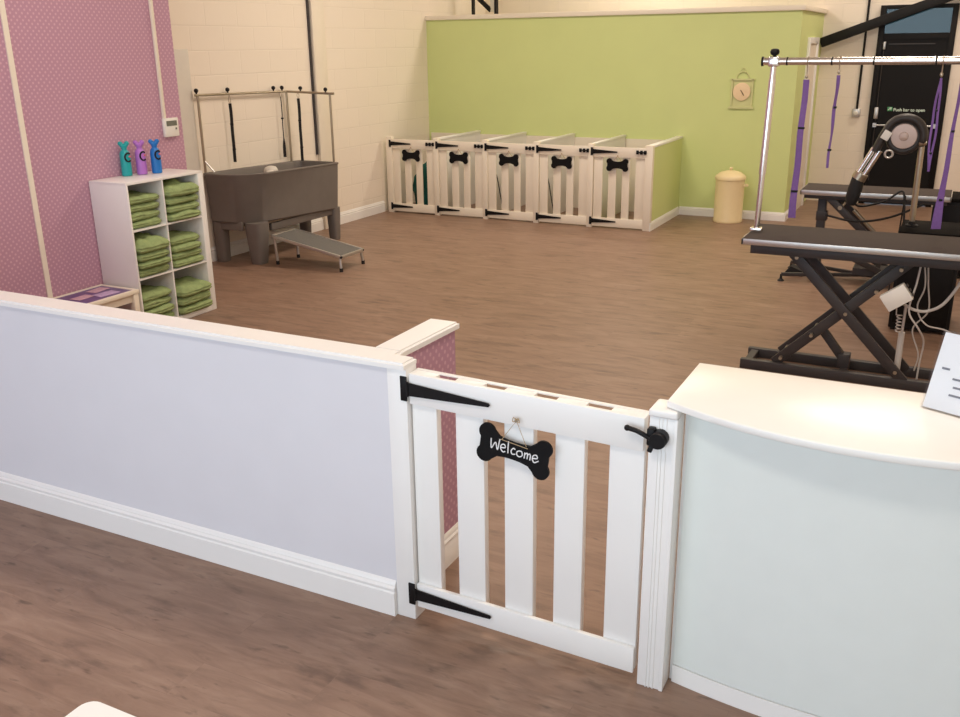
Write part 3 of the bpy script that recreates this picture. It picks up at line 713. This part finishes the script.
# ramp step
rs = thing('ramp_step', 'small sloping step with grey top in front of the dog bath', 'step', (-3.82, 4.70, 0))
def rz(x): return .285 + (.145 - .285) * (x + 4.20) / (.80)
ry0, ry1, rx0, rx1 = 4.525, 4.895, -4.20, -3.40
sl = V((rx1 - rx0, 0, rz(rx1) - rz(rx0))).normalized(); nn = V((-sl.z, 0, sl.x))
p0 = V((rx0, 0, rz(rx0)))
Lr = (V((rx1, 0, rz(rx1))) - p0).length
b = MB().prism([(.015, ry0 + .012), (Lr - .015, ry0 + .012), (Lr - .015, ry1 - .012), (.015, ry1 - .012)], p0 + nn * -.008, sl, (0, 1, 0), nn * .012)
b.build('tread_mat', M['mat_grey'], rs)
b = MB(); c = [p0 + V((0, ry0, 0)), p0 + sl * Lr + V((0, ry0, 0)), p0 + sl * Lr + V((0, ry1, 0)), p0 + V((0, ry1, 0))]
for i in range(4): b.bar(c[i] - nn * .006, c[(i + 1) % 4] - nn * .006, .03, .02, ref=nn if False else (0, 1, 0) if i % 2 == 0 else (1, 0, 0), bev=.003)
b.build('frame', M['alu'], rs)
for (x, y, dx, dy) in ((rx0 + .02, ry0 + .012, .01, .01), (rx1 - .02, ry0 + .012, .015, -.012), (rx1 - .02, ry1 - .012, .012, .015), (rx0 + .02, ry1 - .012, .01, -.01)):
    lg = MB().tube([(x, y, rz(x) - .015), (x + dx, y + dy, .02)], .0135, 10).build('leg', M['alu'], rs)
    MB().cyl((x + dx, y + dy, 0), (x + dx, y + dy, .035), .018, .016, 12).build('rubber_foot', M['rubber'], lg)
for y in (ry0 + .004, ry1 - .004): MB().sphere((rx1 - .003, y, rz(rx1) - .005), .016, 10).build('corner_cap', M['rubber'], rs)

# conduit on the left wall
struct(MB().tube([(XL + .012, 6.215, .86), (XL + .012, 6.215, ZC)], .014, 10), 'trim_8', M['frame_dark'], 'dark vertical pipe beside the white column on the cream wall', 'trim')

# ============================================================================= KENNELS
KX, KP, KY, KH = -4.783, .6702, 7.575, .944
kb = thing('kennel_bank', 'cream row of five dog pens along the green wall', 'kennels', (-3.07, 8.2, 0))
for i in range(6):
    x = KX + i * KP
    x0, x1 = (x - .01, x + .072) if i == 0 else ((x, x + .085) if i == 5 else (x, x + .066))
    MB().box(x0, x1, KY, KY + .07, 0, KH, .003).build('post', M['cream_white'], kb)
for i in range(1, 5):
    x = KX + i * KP
    p = MB().box(x + .018, x + .048, KY + .07, 8.768, 0, .918).build('divider_panel', M['gloss_white'], kb)
    MB().box(x + .006, x + .060, KY + .07, 8.768, .918, KH, .004).build('divider_cap', M['gloss_white'], p)
x5 = KX + 5 * KP
p = MB().box(x5 + .025, x5 + .080, KY + .07, 8.798, 0, .918).build('end_panel', M['green'], kb); tag(p, 'green painted end panel')
MB().box(x5 + .008, x5 + .088, KY + .07, 8.798, .918, KH, .004).build('end_cap', M['gloss_white'], p)
skirting((x5 + .080, KY + .0, 0), (x5 + .080, 8.78, 0), (1, 0, 0), .10, .014).build('end_skirting', M['gloss_white'], p)
MB().box(KX - .03, x5 + .02, 8.770, 8.796, 0, .893).build('back_panel', M['cream_white'], kb)
def kennel_door(x0, label):
    d = thing('kennel_door', label, 'kennel door', (x0 + .30, KY + .02, .015), 'picket doors of the dog pens')
    W = .598; y = KY + .004
    MB().box(x0, x0 + W, y, y + .018, .80, .915, .003).build('top_rail', M['cream_white'], d)
    MB().box(x0, x0 + W, y, y + .018, .018, .118, .003).build('bottom_rail', M['cream_white'], d)
    for (a, c) in ((0, .103), (.173, .266), (.335, .423), (.490, W)):
        MB().box(x0 + a, x0 + c, y + .018, y + .036, .02, .91, .002).build('slat', M['cream_white'], d)
    strap_hinge(x0 - .008, .862, .285, .088, .028, .05, .016, KY - .0005, d, M['black_iron'])
    strap_hinge(x0 - .008, .080, .290, .088, .028, .05, .016, KY - .0005, d, M['black_iron'])
    b = MB(); zl = .868
    b.tube([(x0 + .50, y - .010, zl), (x0 + .612, y - .010, zl)], .006, 8)
    for q in (.512, .556, .600): b.box(x0 + q - .014, x0 + q + .014, y - .020, y, zl - .021, zl + .021, .003)
    b.build('bolt_latch', M['black_iron'], d)
    return d
names = ['first pen, against the cream block wall', 'second pen from the cream block wall', 'middle pen of the row', 'fourth pen from the cream block wall', 'last pen, beside the green end panel']
kd = kennel_door(KX + .072, 'cream picket door of the ' + names[0])
for i in range(1, 5): copy_tree(kd, (i * KP, 0, 0))['label'] = 'cream picket door of the ' + names[i]
def plaque(x0, label):
    c = V((x0 + .285, KY - .004, .722))
    t = thing('bone_plaque', label, 'plaque', c, 'black bone plaques on the pen doors')
    MB().prism(bone_poly(.094, .038, .033, .044), c, (1, 0, 0), (0, 0, 1), (0, -.01, 0)).build('bone_board', M['chalk_black'], t)
    b = MB().tube([c + V((-.05, -.004, .036)), c + V((0, -.004, .10)), c + V((.05, -.004, .036))], .0022, 6); b.sphere(c + V((0, -.004, .10)), .007, 8)
    b.build('hanging_string', M['twine'], t)
    return t
pq = plaque(KX + .072, 'black bone plaque on the door of the ' + names[0])
for i in range(1, 5): copy_tree(pq, (i * KP, 0, 0))['label'] = 'black bone plaque on the door of the ' + names[i]
# contents
b = bmesh.new(); bmesh.ops.create_icosphere(b, subdivisions=4, radius=1)
for w in b.verts:
    n = noise.noise(w.co * 1.6) * .22 + noise.noise(w.co * 5) * .08
    w.co *= 1 + n; w.co.z = max(w.co.z, -.55)
mb = MB().bm(b, 0, Matrix.Translation((-4.36, 7.96, .21)) @ Matrix.Diagonal((.22, .25, .40, 1)))
tag(mb.build('blanket', M['teal_cloth']), 'dark teal crumpled blanket inside the pen against the block wall', 'blanket')
for (i, lb) in ((2, 'thin black cord hanging inside the middle pen'), (3, 'thin black cord hanging inside the fourth pen')):
    q = KX + i * KP + .072
    mb = MB().tube(bez([(q + .05, 7.622, .66), (q + .055, 7.66, .60), (q + .075, 7.70, .46), (q + .10, 7.72, .28), (q + .13, 7.76, .06), (q + .18, 7.8, .007), (q + .26, 7.85, .007)], 24), .007, 6)
    tag(mb.build('black_cord', M['black']), lb, 'cord')

# ============================================================================= BIN, CLOCK, STEELWORK, BACK WALL FITTINGS
bx, by = -.688, 8.53
bn = thing('pedal_bin', 'cream enamel bin with a domed lid against the green wall', 'bin', (bx, by, 0))
MB().lathe([(.162, 0), (.166, .006), (.166, .03), (.163, .04), (.166, .48), (.168, .50)], (bx, by, 0), seg=40).build('bin_body', M['cream_tin'], bn)
ld = MB().lathe([(.172, .495), (.176, .50), (.176, .525), (.165, .542), (.12, .575), (.05, .596), (.0, .60)], (bx, by, 0), seg=40).build('lid', M['cream_tin'], bn)
MB().lathe([(.012, .595), (.014, .61), (.022, .622), (.014, .634), (.0, .636)], (bx, by, 0), seg=16).build('lid_knob', M['cream_tin'], ld)
MB().tube(bez([(bx + .16, by - .05, .45), (bx + .205, by - .05, .45), (bx + .212, by - .05, .435), (bx + .16, by - .05, .43)], 14), .007, 8).build('handle', M['cream_tin'], bn)
cx, cz, cyy = -.682, 1.455, 8.80
ck = thing('wall_clock', 'pale lantern shaped clock on the green wall above the bin', 'clock', (cx, cyy, 1.33))
b = MB(); y0, y1 = cyy - .025, cyy - .001
b.box(cx - .145, cx + .14, y0, y1, 1.275, 1.297); b.box(cx - .125, cx - .107, y0, y1, 1.297, 1.60); b.box(cx + .107, cx + .125, y0, y1, 1.297, 1.60)
b.box(cx - .135, cx + .135, y0, y1, 1.59, 1.61)
b.tube([(cx + .075 * cos(radians(a)), cyy - .012, 1.60 + .085 * sin(radians(a))) for a in range(0, 181, 12)], .007, 8)
b.tube([(cx + .02 * cos(radians(a)), cyy - .012, 1.705 + .022 * sin(radians(a))) for a in range(0, 360, 30)], .004, 6, closed=True)
b.box(cx - .108, cx + .108, cyy - .008, cyy - .001, 1.297, 1.59)
b.build('clock_frame', M['clock_frame'], ck)
fc = MB().lathe([(.092, 0), (.098, .004), (.100, .016), (.094, .018)], (cx - .002, cyy - .008, cz + .01), (0, -1, 0), 40).build('clock_face', M['clock_face'], ck)
b = MB(); o = V((cx - .002, cyy - .029, cz + .01)); b.bar(o + V((-.012, 0, .018)), o + V((.025, 0, -.038)), .009, .003); b.bar(o, o + V((.03, 0, -.045)), .006, .003)
b.build('clock_hand', M['clock_hand'], fc)
b = MB().bar((-.085, 10.42, 1.985), (2.6, 10.42, 2.953), .115, .11, bev=.01)
tag(b.build('steel_brace', M['black']), 'black diagonal steel brace crossing in front of the exit door', 'beam')
sc_ = thing('steel_column', 'dark lattice steel post showing above the left end of the green wall', 'column', (-4.42, 9.6, 0))
MB().box(-4.58, -4.555, 9.57, 9.63, 0, ZC - .01).build('upright', M['black'], sc_)
MB().box(-4.235, -4.20, 9.57, 9.63, 0, ZC - .01).build('upright', M['black'], sc_)
b = MB()
for k in range(6):
    z = 2.46 + k * .36; b.bar((-4.56, 9.6, z + .22), (-4.30, 9.6, z), .055, .03)
    b.bar((-4.56, 9.6, z + .22), (-4.30, 9.6, z + .36), .035, .03)
b.build('lacing', M['black'], sc_)
MB().box(-4.30, -4.235, 9.585, 9.615, 2.44, ZC - .01).build('web_plate', M['panel_grey'], sc_)
sk = thing('socket_box', 'small pale socket box on the back wall left of the exit door', 'socket', (.414, YB, 1.09))
MB().box(.365, .462, YB - .045, YB, 1.085, 1.185, .006).build('box', M['alu'], sk)
MB().lathe([(.026, 0), (.026, .012), (.018, .016)], (.414, YB - .045, 1.135), (0, -1, 0), 16).build('plug', M['plastic_white'], sk)
MB().tube([(.416, YB - .02, 1.185), (.428, YB - .02, 4.09)], .014, 8).build('conduit', M['black'], sk)

# ============================================================================= GROOMING TABLES
TX0, TX1, TY0, TY1, TZ = .527, 1.80, 3.185, 3.722, .872
t1 = thing('grooming_table', 'black scissor-lift grooming table nearest the reception desk', 'grooming table', (1.16, 3.45, 0))
MB().box(TX0 + .006, TX1 - .006, TY0 + .006, TY1 - .006, TZ - .02, TZ + .003, .002).build('rubber_top', M['mat_dark'], t1)
b = MB(); h0, h1 = TZ - .036, TZ
b.box(TX0, TX1, TY0, TY0 + .012, h0, h1, .002); b.box(TX0, TX1, TY1 - .012, TY1, h0, h1, .002); b.box(TX0, TX0 + .012, TY0, TY1, h0, h1, .002); b.box(TX1 - .012, TX1, TY0, TY1, h0, h1, .002)
b.build('aluminium_edge', M['alu'], t1)
for y in (TY0 + .03, TY1 - .075): MB().box(TX0 + .052, TX1 - .04, y, y + .045, TZ - .092, TZ - .04, .003).build('top_beam', M['frame_dark'], t1)
b = MB(); b.box(TX0 + .06, TX0 + .10, TY0 + .07, TY1 - .07, TZ - .085, TZ - .045); b.box(TX1 - .09, TX1 - .05, TY0 + .07, TY1 - .07, TZ - .085, TZ - .045); b.box(TX0 + .08, TX1 - .08, 3.44, 3.48, TZ - .05, TZ - .02)
b.build('cross_beam', M['frame_dark'], t1)
BYa, BYb = 3.322, 3.622
for y in (BYa, BYb - .045): MB().box(.552, 1.785, y, y + .045, 0.0, .062, .003).build('base_rail', M['frame_dark'], t1)
for x in (.575, 1.15, 1.72): MB().box(x, x + .045, BYa + .045, BYb - .045, .005, .055).build('base_cross_rail', M['frame_dark'], t1)
for ya, yb in ((BYa + .012, BYa + .042), (BYb - .042, BYb - .012)):
    MB().bar((.797, ya, .798), (1.522, ya, .045), .062, .022, bev=.003).build('scissor_arm', M['frame_dark'], t1)
    MB().bar((.758, yb, .055), (1.478, yb, .78), .062, .022, bev=.003).build('scissor_arm', M['frame_dark'], t1)
for (x, z) in ((1.153, .43), (.84, .752), (1.47, .10), (.80, .10), (1.43, .73), (.97, .27), (1.31, .585)): MB().cyl((x, BYa - .004, z), (x, BYb, z), .011, .011, 12).build('pivot_pin', M['steel'], t1)
b = MB(); b.bar((1.0, 3.47, .30), (1.16, 3.47, .10), .05, .04, bev=.003); b.box(1.13, 1.20, 3.43, 3.51, .05, .14, .004)
b.build('lift_strut', M['frame_dark'], t1)
b = MB(); b.tube([(1.475, 3.42, .07), (1.475, 3.42, .33)], .019, 14); b.tube([(1.475, 3.42, .33), (1.478, 3.42, .5)], .008, 10)
b.build('lift_actuator', M['grey_cable'], t1)
a = radians(37); cb = V((1.425, 3.28, .577)); R = Matrix.Rotation(-a, 3, 'Y')
k1 = MB().obox(cb, (.150, .06, .105), R, .004).build('control_box', M['plastic_white'], t1)
b = MB()
for q in (-.03, 0, .03): b.obox(cb + R @ V((.084, 0, q)), (.006, .05, .014), R)
b.build('cable_socket', M['frame_dark'], k1)
# cables
def cable(pts, r, mat, label, n=40, name='power_cable'):
    return tag(MB().tube(bez(pts, n), r, 8).build(name, mat), label, 'cable')
cable([(1.53, 3.34, .77), (1.52, 3.31, .66), (1.50, 3.29, .50), (1.56, 3.30, .40), (1.60, 3.38, .30), (1.595, 3.42, .16), (1.59, 3.44, .006)], .0055, M['grey_cable'], 'pale cable dropping straight from the near table to its base')
cable([(1.56, 3.52, .77), (1.58, 3.50, .62), (1.60, 3.48, .46), (1.53, 3.48, .34), (1.58, 3.50, .18), (1.57, 3.52, .066)], .0045, M['grey_cable'], 'thin pale cable looping below the control box')
cable([(1.545, 3.42, .77), (1.565, 3.42, .62), (1.54, 3.40, .50), (1.60, 3.39, .40), (1.76, 3.40, .34), (1.9, 3.4, .012)], .0045, M['grey_cable'], 'pale cable swinging right towards the acrylic sign')
cable([(1.47, 3.35, .52), (1.53, 3.36, .49), (1.60, 3.37, .49), (1.68, 3.36, .55), (1.76, 3.40, .70), (1.77, 3.42, .77)], .009, M['grey_cable'], 'thick grey hose curving up under the right of the near table')
pts = [(1.43, 3.31, .53), (1.435, 3.32, .46)] + [(1.452 + .013 * cos(k * pi / 3), 3.36 + .013 * sin(k * pi / 3), .45 - k * .0035) for k in range(30)] + [(1.47, 3.40, .34)]
tag(MB().tube(pts, .004, 6).build('coiled_cable', M['grey_cable']), 'coiled pale cable beside the lift actuator', 'cable')

# grooming arm with overhead rail on table 1
AX, AY, AZ = .567, 3.43, 1.893; AT = .589
ga = thing('strap_gantry', 'chrome posts and overhead strap rail standing on the near grooming table', 'rail', (AX, AY, TZ))
MB().tube([(AX, AY, TZ + .003), (AT, AY, AZ + .02)], .0175, 18).build('post', M['chrome'], ga)
MB().tube([(AX + .0075, AY, TZ + .36), (AT - .0022, AY, AZ - .10)], .0215, 18).build('post_sleeve', M['chrome'], ga)
MB().tube([(TX1 - .02, AY, TZ + .003), (TX1 - .02, AY, AZ + .02)], .0165, 18).build('post', M['chrome'], ga)
b = MB().tube([(.529, AY, AZ), (TX1 + .03, AY, AZ)], .0215, 20)
b.build('overhead_rail', M['chrome'], ga)
b = MB()
for x in (.665, .915, 1.14, 1.46): b.cyl((x - .004, AY, AZ), (x + .004, AY, AZ), .0235, .0235, 18)
b.cyl((.518, AY, AZ), (.529, AY, AZ), .028, .028, 18)
b.build('rail_ring', M['black'], ga)
MB().box(AT - .03, AT + .03, AY - .03, AY + .03, AZ - .03, AZ + .028, .008).build('clamp', M['chrome'], ga)
MB().box(AX - .035, AX + .035, AY - .035, AY + .035, TZ + .003, TZ + .03, .006).build('foot_clamp', M['chrome'], ga)
b = MB().cyl((AT, AY, AZ + .02), (AT, AY, AZ + .055), .009, .009, 10); b.lathe([(.012, .032), (.024, .04), (.028, .054), (.022, .068), (.008, .072)], (AT, AY, AZ), seg=16)
b.build('clamp_knob', M['black'], ga)

def purple_strap(x, y, z1, z0, w, wl, label, twist=0.0, loop=False, sway=0.0):
    t = thing('grooming_strap', label, 'strap', (x, y, z0), 'purple straps hanging from the overhead rail')
    ztop = AZ - .0225
    b = MB(); r = .027
    b.tube([(x, y + r * cos(q * pi / 8), AZ + r * sin(q * pi / 8)) for q in range(16)], .0028, 6, closed=True)
    b.tube([(x, y, AZ - r), (x, y, z1 + .005)], .0035, 6); b.sphere((x, y, z1 + .018), .009, 10, (1, .7, 1.4))
    b.build('snap_hook', M['steel'], t)
    n = 22
    def path(off, ph):
        return [(x + off * sin(pi * k / n) + sway * (k / n) + .0018 * sin(k * .6 + ph), y + .004 * sin(k * .55 + ph), z1 + (z0 - z1) * k / n) for k in range(n + 1)]
    def strip(p, w0, w1):
        b = MB(); vs = []
        for k, q in enumerate(p):
            a = twist * sin(k / n * pi * 2.2); ww = w0 + (w1 - w0) * (k / n) ** 2.2; d = V((cos(a), sin(a), 0)); nn_ = V((-sin(a), cos(a), 0)) * .0015; q = V(q)
            vs.append([q - d * ww / 2 - nn_, q + d * ww / 2 - nn_, q + d * ww / 2 + nn_, q - d * ww / 2 + nn_])
        return b.loft(vs)
    if loop:
        strip(path(.011, 0), w, wl).build('webbing', M['purple'], t); strip(path(-.014, 1.5), w, wl).build('webbing', M['purple'], t)
    else:
        strip(path(0, 0), w, wl).build('webbing', M['purple'], t)
    for q in (.34, .80):
        zz = z1 + (z0 - z1) * q; xx = x + sway * q; MB().box(xx - w * .56, xx + w * .56, y - .008, y + .012, zz - .006, zz + .006, .002).build('slider', M['black'], t)
purple_strap(.782, AY, 1.79, .975, .034, .044, 'wide purple strap hanging in front of the green wall corner', .15, sway=-.010)
purple_strap(.958, AY, 1.815, 1.285, .020, .014, 'short narrow purple strap hanging in front of the cream back wall', .9, sway=-.01)
purple_strap(1.495, AY, 1.80, 1.29, .012, .013, 'looped purple strap hanging over the right side of the exit door', .5, True)
purple_strap(1.600, AY, 1.80, .965, .018, .054, 'long purple strap widening downwards, right of the exit door', .6, sway=-.024)

# second table further back
QX0, QX1, QY0, QY1, QZ = .472, 1.64, 5.86, 6.30, .80
t2 = thing('grooming_table', 'black grooming table further back, beyond the first one', 'grooming table', (1.05, 6.08, 0))
MB().box(QX0 + .006, QX1 - .006, QY0 + .006, QY1 - .006, QZ - .02, QZ + .003, .002).build('rubber_top', M['mat_dark'], t2)
b = MB(); h0, h1 = QZ - .04, QZ
b.box(QX0, QX1, QY0, QY0 + .012, h0, h1, .002); b.box(QX0, QX1, QY1 - .012, QY1, h0, h1, .002); b.box(QX0, QX0 + .012, QY0, QY1, h0, h1, .002); b.box(QX1 - .012, QX1, QY0, QY1, h0, h1, .002)
b.build('aluminium_edge', M['alu'], t2)
for y in (QY0 + .04, QY1 - .08): MB().box(QX0 + .03, QX1 - .03, y, y + .04, QZ - .075, QZ - .04, .003).build('top_beam', M['frame_dark'], t2)
b = MB(); b.box(.605, .675, 6.03, 6.10, .03, QZ - .05, .004); b.box(.60, .69, 6.02, 6.11, .52, .6, .004)
b.build('lift_column', M['frame_dark'], t2)
for y in (5.93, 6.21):
    MB().bar((.70, y, .74), (1.18, y, .30), .06, .025, bev=.003).build('scissor_arm', M['frame_dark'], t2)
    MB().bar((.68, y + .03, .34), (1.22, y + .03, .10), .05, .02, bev=.003).build('scissor_arm', M['frame_dark'], t2)
b = MB(); b.cyl((.80, 5.91, .655), (.80, 6.24, .655), .018, .018, 12); b.cyl((1.15, 5.91, .325), (1.15, 6.26, .325), .018, .018, 12)
b.tube([(.90, 6.07, .62), (1.18, 6.07, .35)], .018, 12)
b.build('cross_tube', M['steel'], t2)
b = MB(); b.bar((.385, 5.82, .06), (1.5, 6.26, .06), .03, .03, bev=.003); b.bar((.385, 6.36, .06), (1.5, 5.90, .06), .03, .03, bev=.003); b.box(.58, .72, 6.0, 6.13, .03, .08)
b.bar((1.15, 5.92, .06), (1.15, 6.26, .3), .04, .03); b.bar((.95, 6.1, .1), (1.3, 6.1, .1), .06, .2)
b.build('base_frame', M['frame_dark'], t2)
for (x, y) in ((.385, 5.82), (.385, 6.36), (1.5, 6.26), (1.5, 5.90)):
    MB().lathe([(.028, 0), (.03, .006), (.012, .022), (.010, .06)], (x, y, 0), seg=16).build('levelling_foot', M['rubber'], t2)
# black foot pedal near its left end
b = MB().prism([(0, 0), (.16, 0), (.15, .05), (.05, .085), (.0, .02)], (.375, 6.05, .001), (1, 0, 0), (0, 0, 1), (0, .12, 0))
tag(b.build('foot_pedal', M['rubber']), 'black foot pedal on the floor beside the rear grooming table', 'pedal')
# black cabinets
def cabinet(x0, x1, y0, y1, h, label):
    t = thing('equipment_cabinet', label, 'cabinet', ((x0 + x1) / 2, (y0 + y1) / 2, 0))
    MB().box(x0, x1, y0, y1, .02, h - .03, .006).build('body', M['black'], t)
    MB().box(x0 - .01, x1 + .01, y0 - .01, y1 + .01, h - .03, h, .006).build('top_tray', M['matt_black'], t)
    MB().box(x0 + .02, x1 - .02, y0 - .006, y0, .06, h - .06, .004).build('door', M['black_door'], t)
    for x in (x0 + .03, x1 - .03):
        for y in (y0 + .03, y1 - .03): MB().cyl((x, y, 0), (x, y, .02), .016, .016, 10).build('foot', M['rubber'], t)
cabinet(1.345, 1.745, 4.62, 5.12, .725, 'black equipment cabinet standing between the two grooming tables')
cabinet(1.50, 2.05, 6.50, 6.95, .70, 'black cabinet half hidden behind the rear grooming table')

# hair dryer on its pole
DX, DY, DZ = 1.279, 4.85, 1.360
dr = thing('stand_dryer', 'dark grey stand dryer with a round intake disc on a metal pole', 'dryer', (1.405, 4.87, .726))
MB().lathe([(.11, -.08), (.122, -.07), (.124, 0), (.118, .03), (.10, .045)], (DX, DY + .02, DZ - .008), (0, -1, 0), 40).build('motor_housing', M['dryer_body'], dr)
dc = MB().lathe([(.086, 0), (.088, .006), (.084, .014), (.03, .018), (.0, .018)], (DX, DY - .024, DZ), (0, -1, 0), 40).build('intake_disc', M['dryer_disc'], dr)
MB().lathe([(.03, 0), (.028, .006), (.012, .010), (.0, .010)], (DX, DY - .042, DZ), (0, -1, 0), 24).build('disc_cap', M['pink_dot'] if False else M['dryer_disc'], dc)
ap = [(DX + .125 * cos(radians(a)), DY, DZ + .125 * sin(radians(a))) for a in range(-20, 151, 9)]
lx, lz = ap[-1][0], ap[-1][2]
ap += [(lx - .04, DY, lz - .085), (1.10, DY, 1.245)]
n = len(ap); sec = [(.03 * cos(q) , .045 * sin(q)) for q in [2 * pi * j / 16 for j in range(16)]]
b = MB().sweep(ap, [(s_[1], s_[0]) for s_ in sec], (0, 0, 1), scale=[.8] + [1.0] * (n - 1)); b.build('curved_arm', M['dryer_body'], dr)
b = MB()
for off in (-.022, .022):
    d = V((-.09, 0, -.185)).normalized(); pz = V((d.z, 0, -d.x)) * off
    b.tube([V((1.112, DY - .01, 1.262)) + pz, V((1.016, DY - .01, 1.065)) + pz], .019, 14)
b.build('nozzle_tube', M['chrome'], dr)
b = MB(); b.cyl((1.03, DY - .01, 1.09), (1.008, DY - .01, 1.045), .05, .052, 18); b.build('nozzle_collar', M['steel'], dr)
b = MB(); b.tube([(1.012, DY - .01, 1.055), (.995, DY - .01, .97), (.982, DY - .01, .90), (.975, DY - .01, .855)], 1.0, 18, scale=[.046, .05, .048, .03]); b.build('nozzle_tip', M['rubber'], dr)
MB().obox((1.165, DY - .052, 1.365), (.055, .008, .065), Matrix.Rotation(radians(28), 3, 'Y'), .003).build('badge_plate', M['plastic_white'], dr)
MB().tube([(1.195 + .026 * cos(2 * pi * k / 20), DY - .04, 1.235 + .026 * sin(2 * pi * k / 20)) for k in range(20)], .008, 8, closed=True).build('ring_handle', M['alu'], dr)
b = MB(); b.sphere((1.40, DY, 1.318), .03, 16); b.cyl((1.37, DY, 1.318), (1.43, DY, 1.318), .016, .016, 14); b.build('pivot_joint', M['steel'], dr)
b = MB().tube([(1.40, DY, 1.29), (1.403, DY + .01, .765)], .021, 14); b.build('pole', M['steel'], dr)
MB().lathe([(.045, .0), (.045, .008), (.026, .016), (.024, .03)], (1.404, DY + .012, .7255), seg=20).build('pole_base', M['black'], dr)
cable([(.985, 4.86, .87), (1.05, 4.9, .84), (1.2, 4.95, .88), (1.30, 5.0, .95), (1.33, 4.96, .90), (1.35, 4.9, .728)], .008, M['black'], 'black cord from the dryer nozzle to the cabinet', name='black_cord')
cable([(.70, 5.84, .60), (.95, 5.80, .57), (1.2, 5.80, .62), (1.45, 5.84, .74)], .009, M['black'], 'black cord slung under the front edge of the rear table', name='black_cord')
cable([(1.30, 5.835, .80), (1.295, 5.83, .70), (1.29, 5.8, .55), (1.285, 5.5, .3), (1.29, 5.3, .008)], .006, M['black'], 'thin black cord hanging down in front of the rear table', name='black_cord')

# divider wall back faces the polka paper
o = bpy.data.objects['wall_divider']
for p in o.data.polygons:
    if p.normal.y > .5: p.material_index = 1

# ============================================================================= CAMERA
f = 926.7194; yaw, pitch, roll = .4712, -.325, -.0134
fw = V((-sin(yaw) * cos(pitch), cos(yaw) * cos(pitch), sin(pitch))); rt = V((cos(yaw), sin(yaw), 0)); upv = rt.cross(fw)
c, s_ = cos(roll), sin(roll); rt, upv = rt * c + upv * s_, upv * c - rt * s_
cam = bpy.data.cameras.new('camera'); co = bpy.data.objects.new('camera', cam); COL.objects.link(co)
Mx = Matrix((rt, upv, -fw)).transposed().to_4x4(); Mx.translation = V((1.6292, -2.5026, 2.0001)); co.matrix_world = Mx
cam.sensor_width = 36; cam.sensor_fit = 'HORIZONTAL'; cam.lens = f * 36 / 960; cam.clip_start = .02
scene.camera = co

# ============================================================================= LIGHT
def area(name, loc, rot, sx, sy, power, col):
    l = bpy.data.lights.new(name, 'AREA'); l.shape = 'RECTANGLE'; l.size = sx; l.size_y = sy; l.energy = power; l.color = col
    o = bpy.data.objects.new(name, l); COL.objects.link(o); o.location = loc; o.rotation_euler = rot; return o
area('window_daylight', (0, YF - .3, 1.75), (radians(90), 0, 0), 7.0, 2.7, 152, (.84, .92, 1.0))
WARM = (1.0, .87, .73)
for (x, y, e) in ((-2.4, 6.0, 74), (1.2, 6.0, 66), (-2.2, 9.7, 60), (1.6, 9.4, 44), (-2.0, 1.6, 52), (1.5, 1.2, 60)):
    area('ceiling_lamp', (x, y, ZC - .06), (0, 0, 0), 1.2, .6, e, WARM)
area('ceiling_lamp', (.3, -2.3, ZC - .06), (0, 0, 0), 1.2, .6, 44, (1.0, .93, .86))
wd = bpy.data.worlds.new('daylight'); scene.world = wd; wd.use_nodes = True; nt = wd.node_tree
bg = nt.nodes['Background']; bg.inputs['Color'].default_value = (.62, .80, 1.0, 1); bg.inputs['Strength'].default_value = 1.0

scene.view_settings.view_transform = 'Standard'; scene.view_settings.look = 'None'; scene.view_settings.exposure = 0.0; scene.view_settings.gamma = 1.0
scene.view_settings.use_curve_mapping = False
scene.cycles.use_denoising = True
scene.cycles.max_bounces = 8; scene.cycles.diffuse_bounces = 5
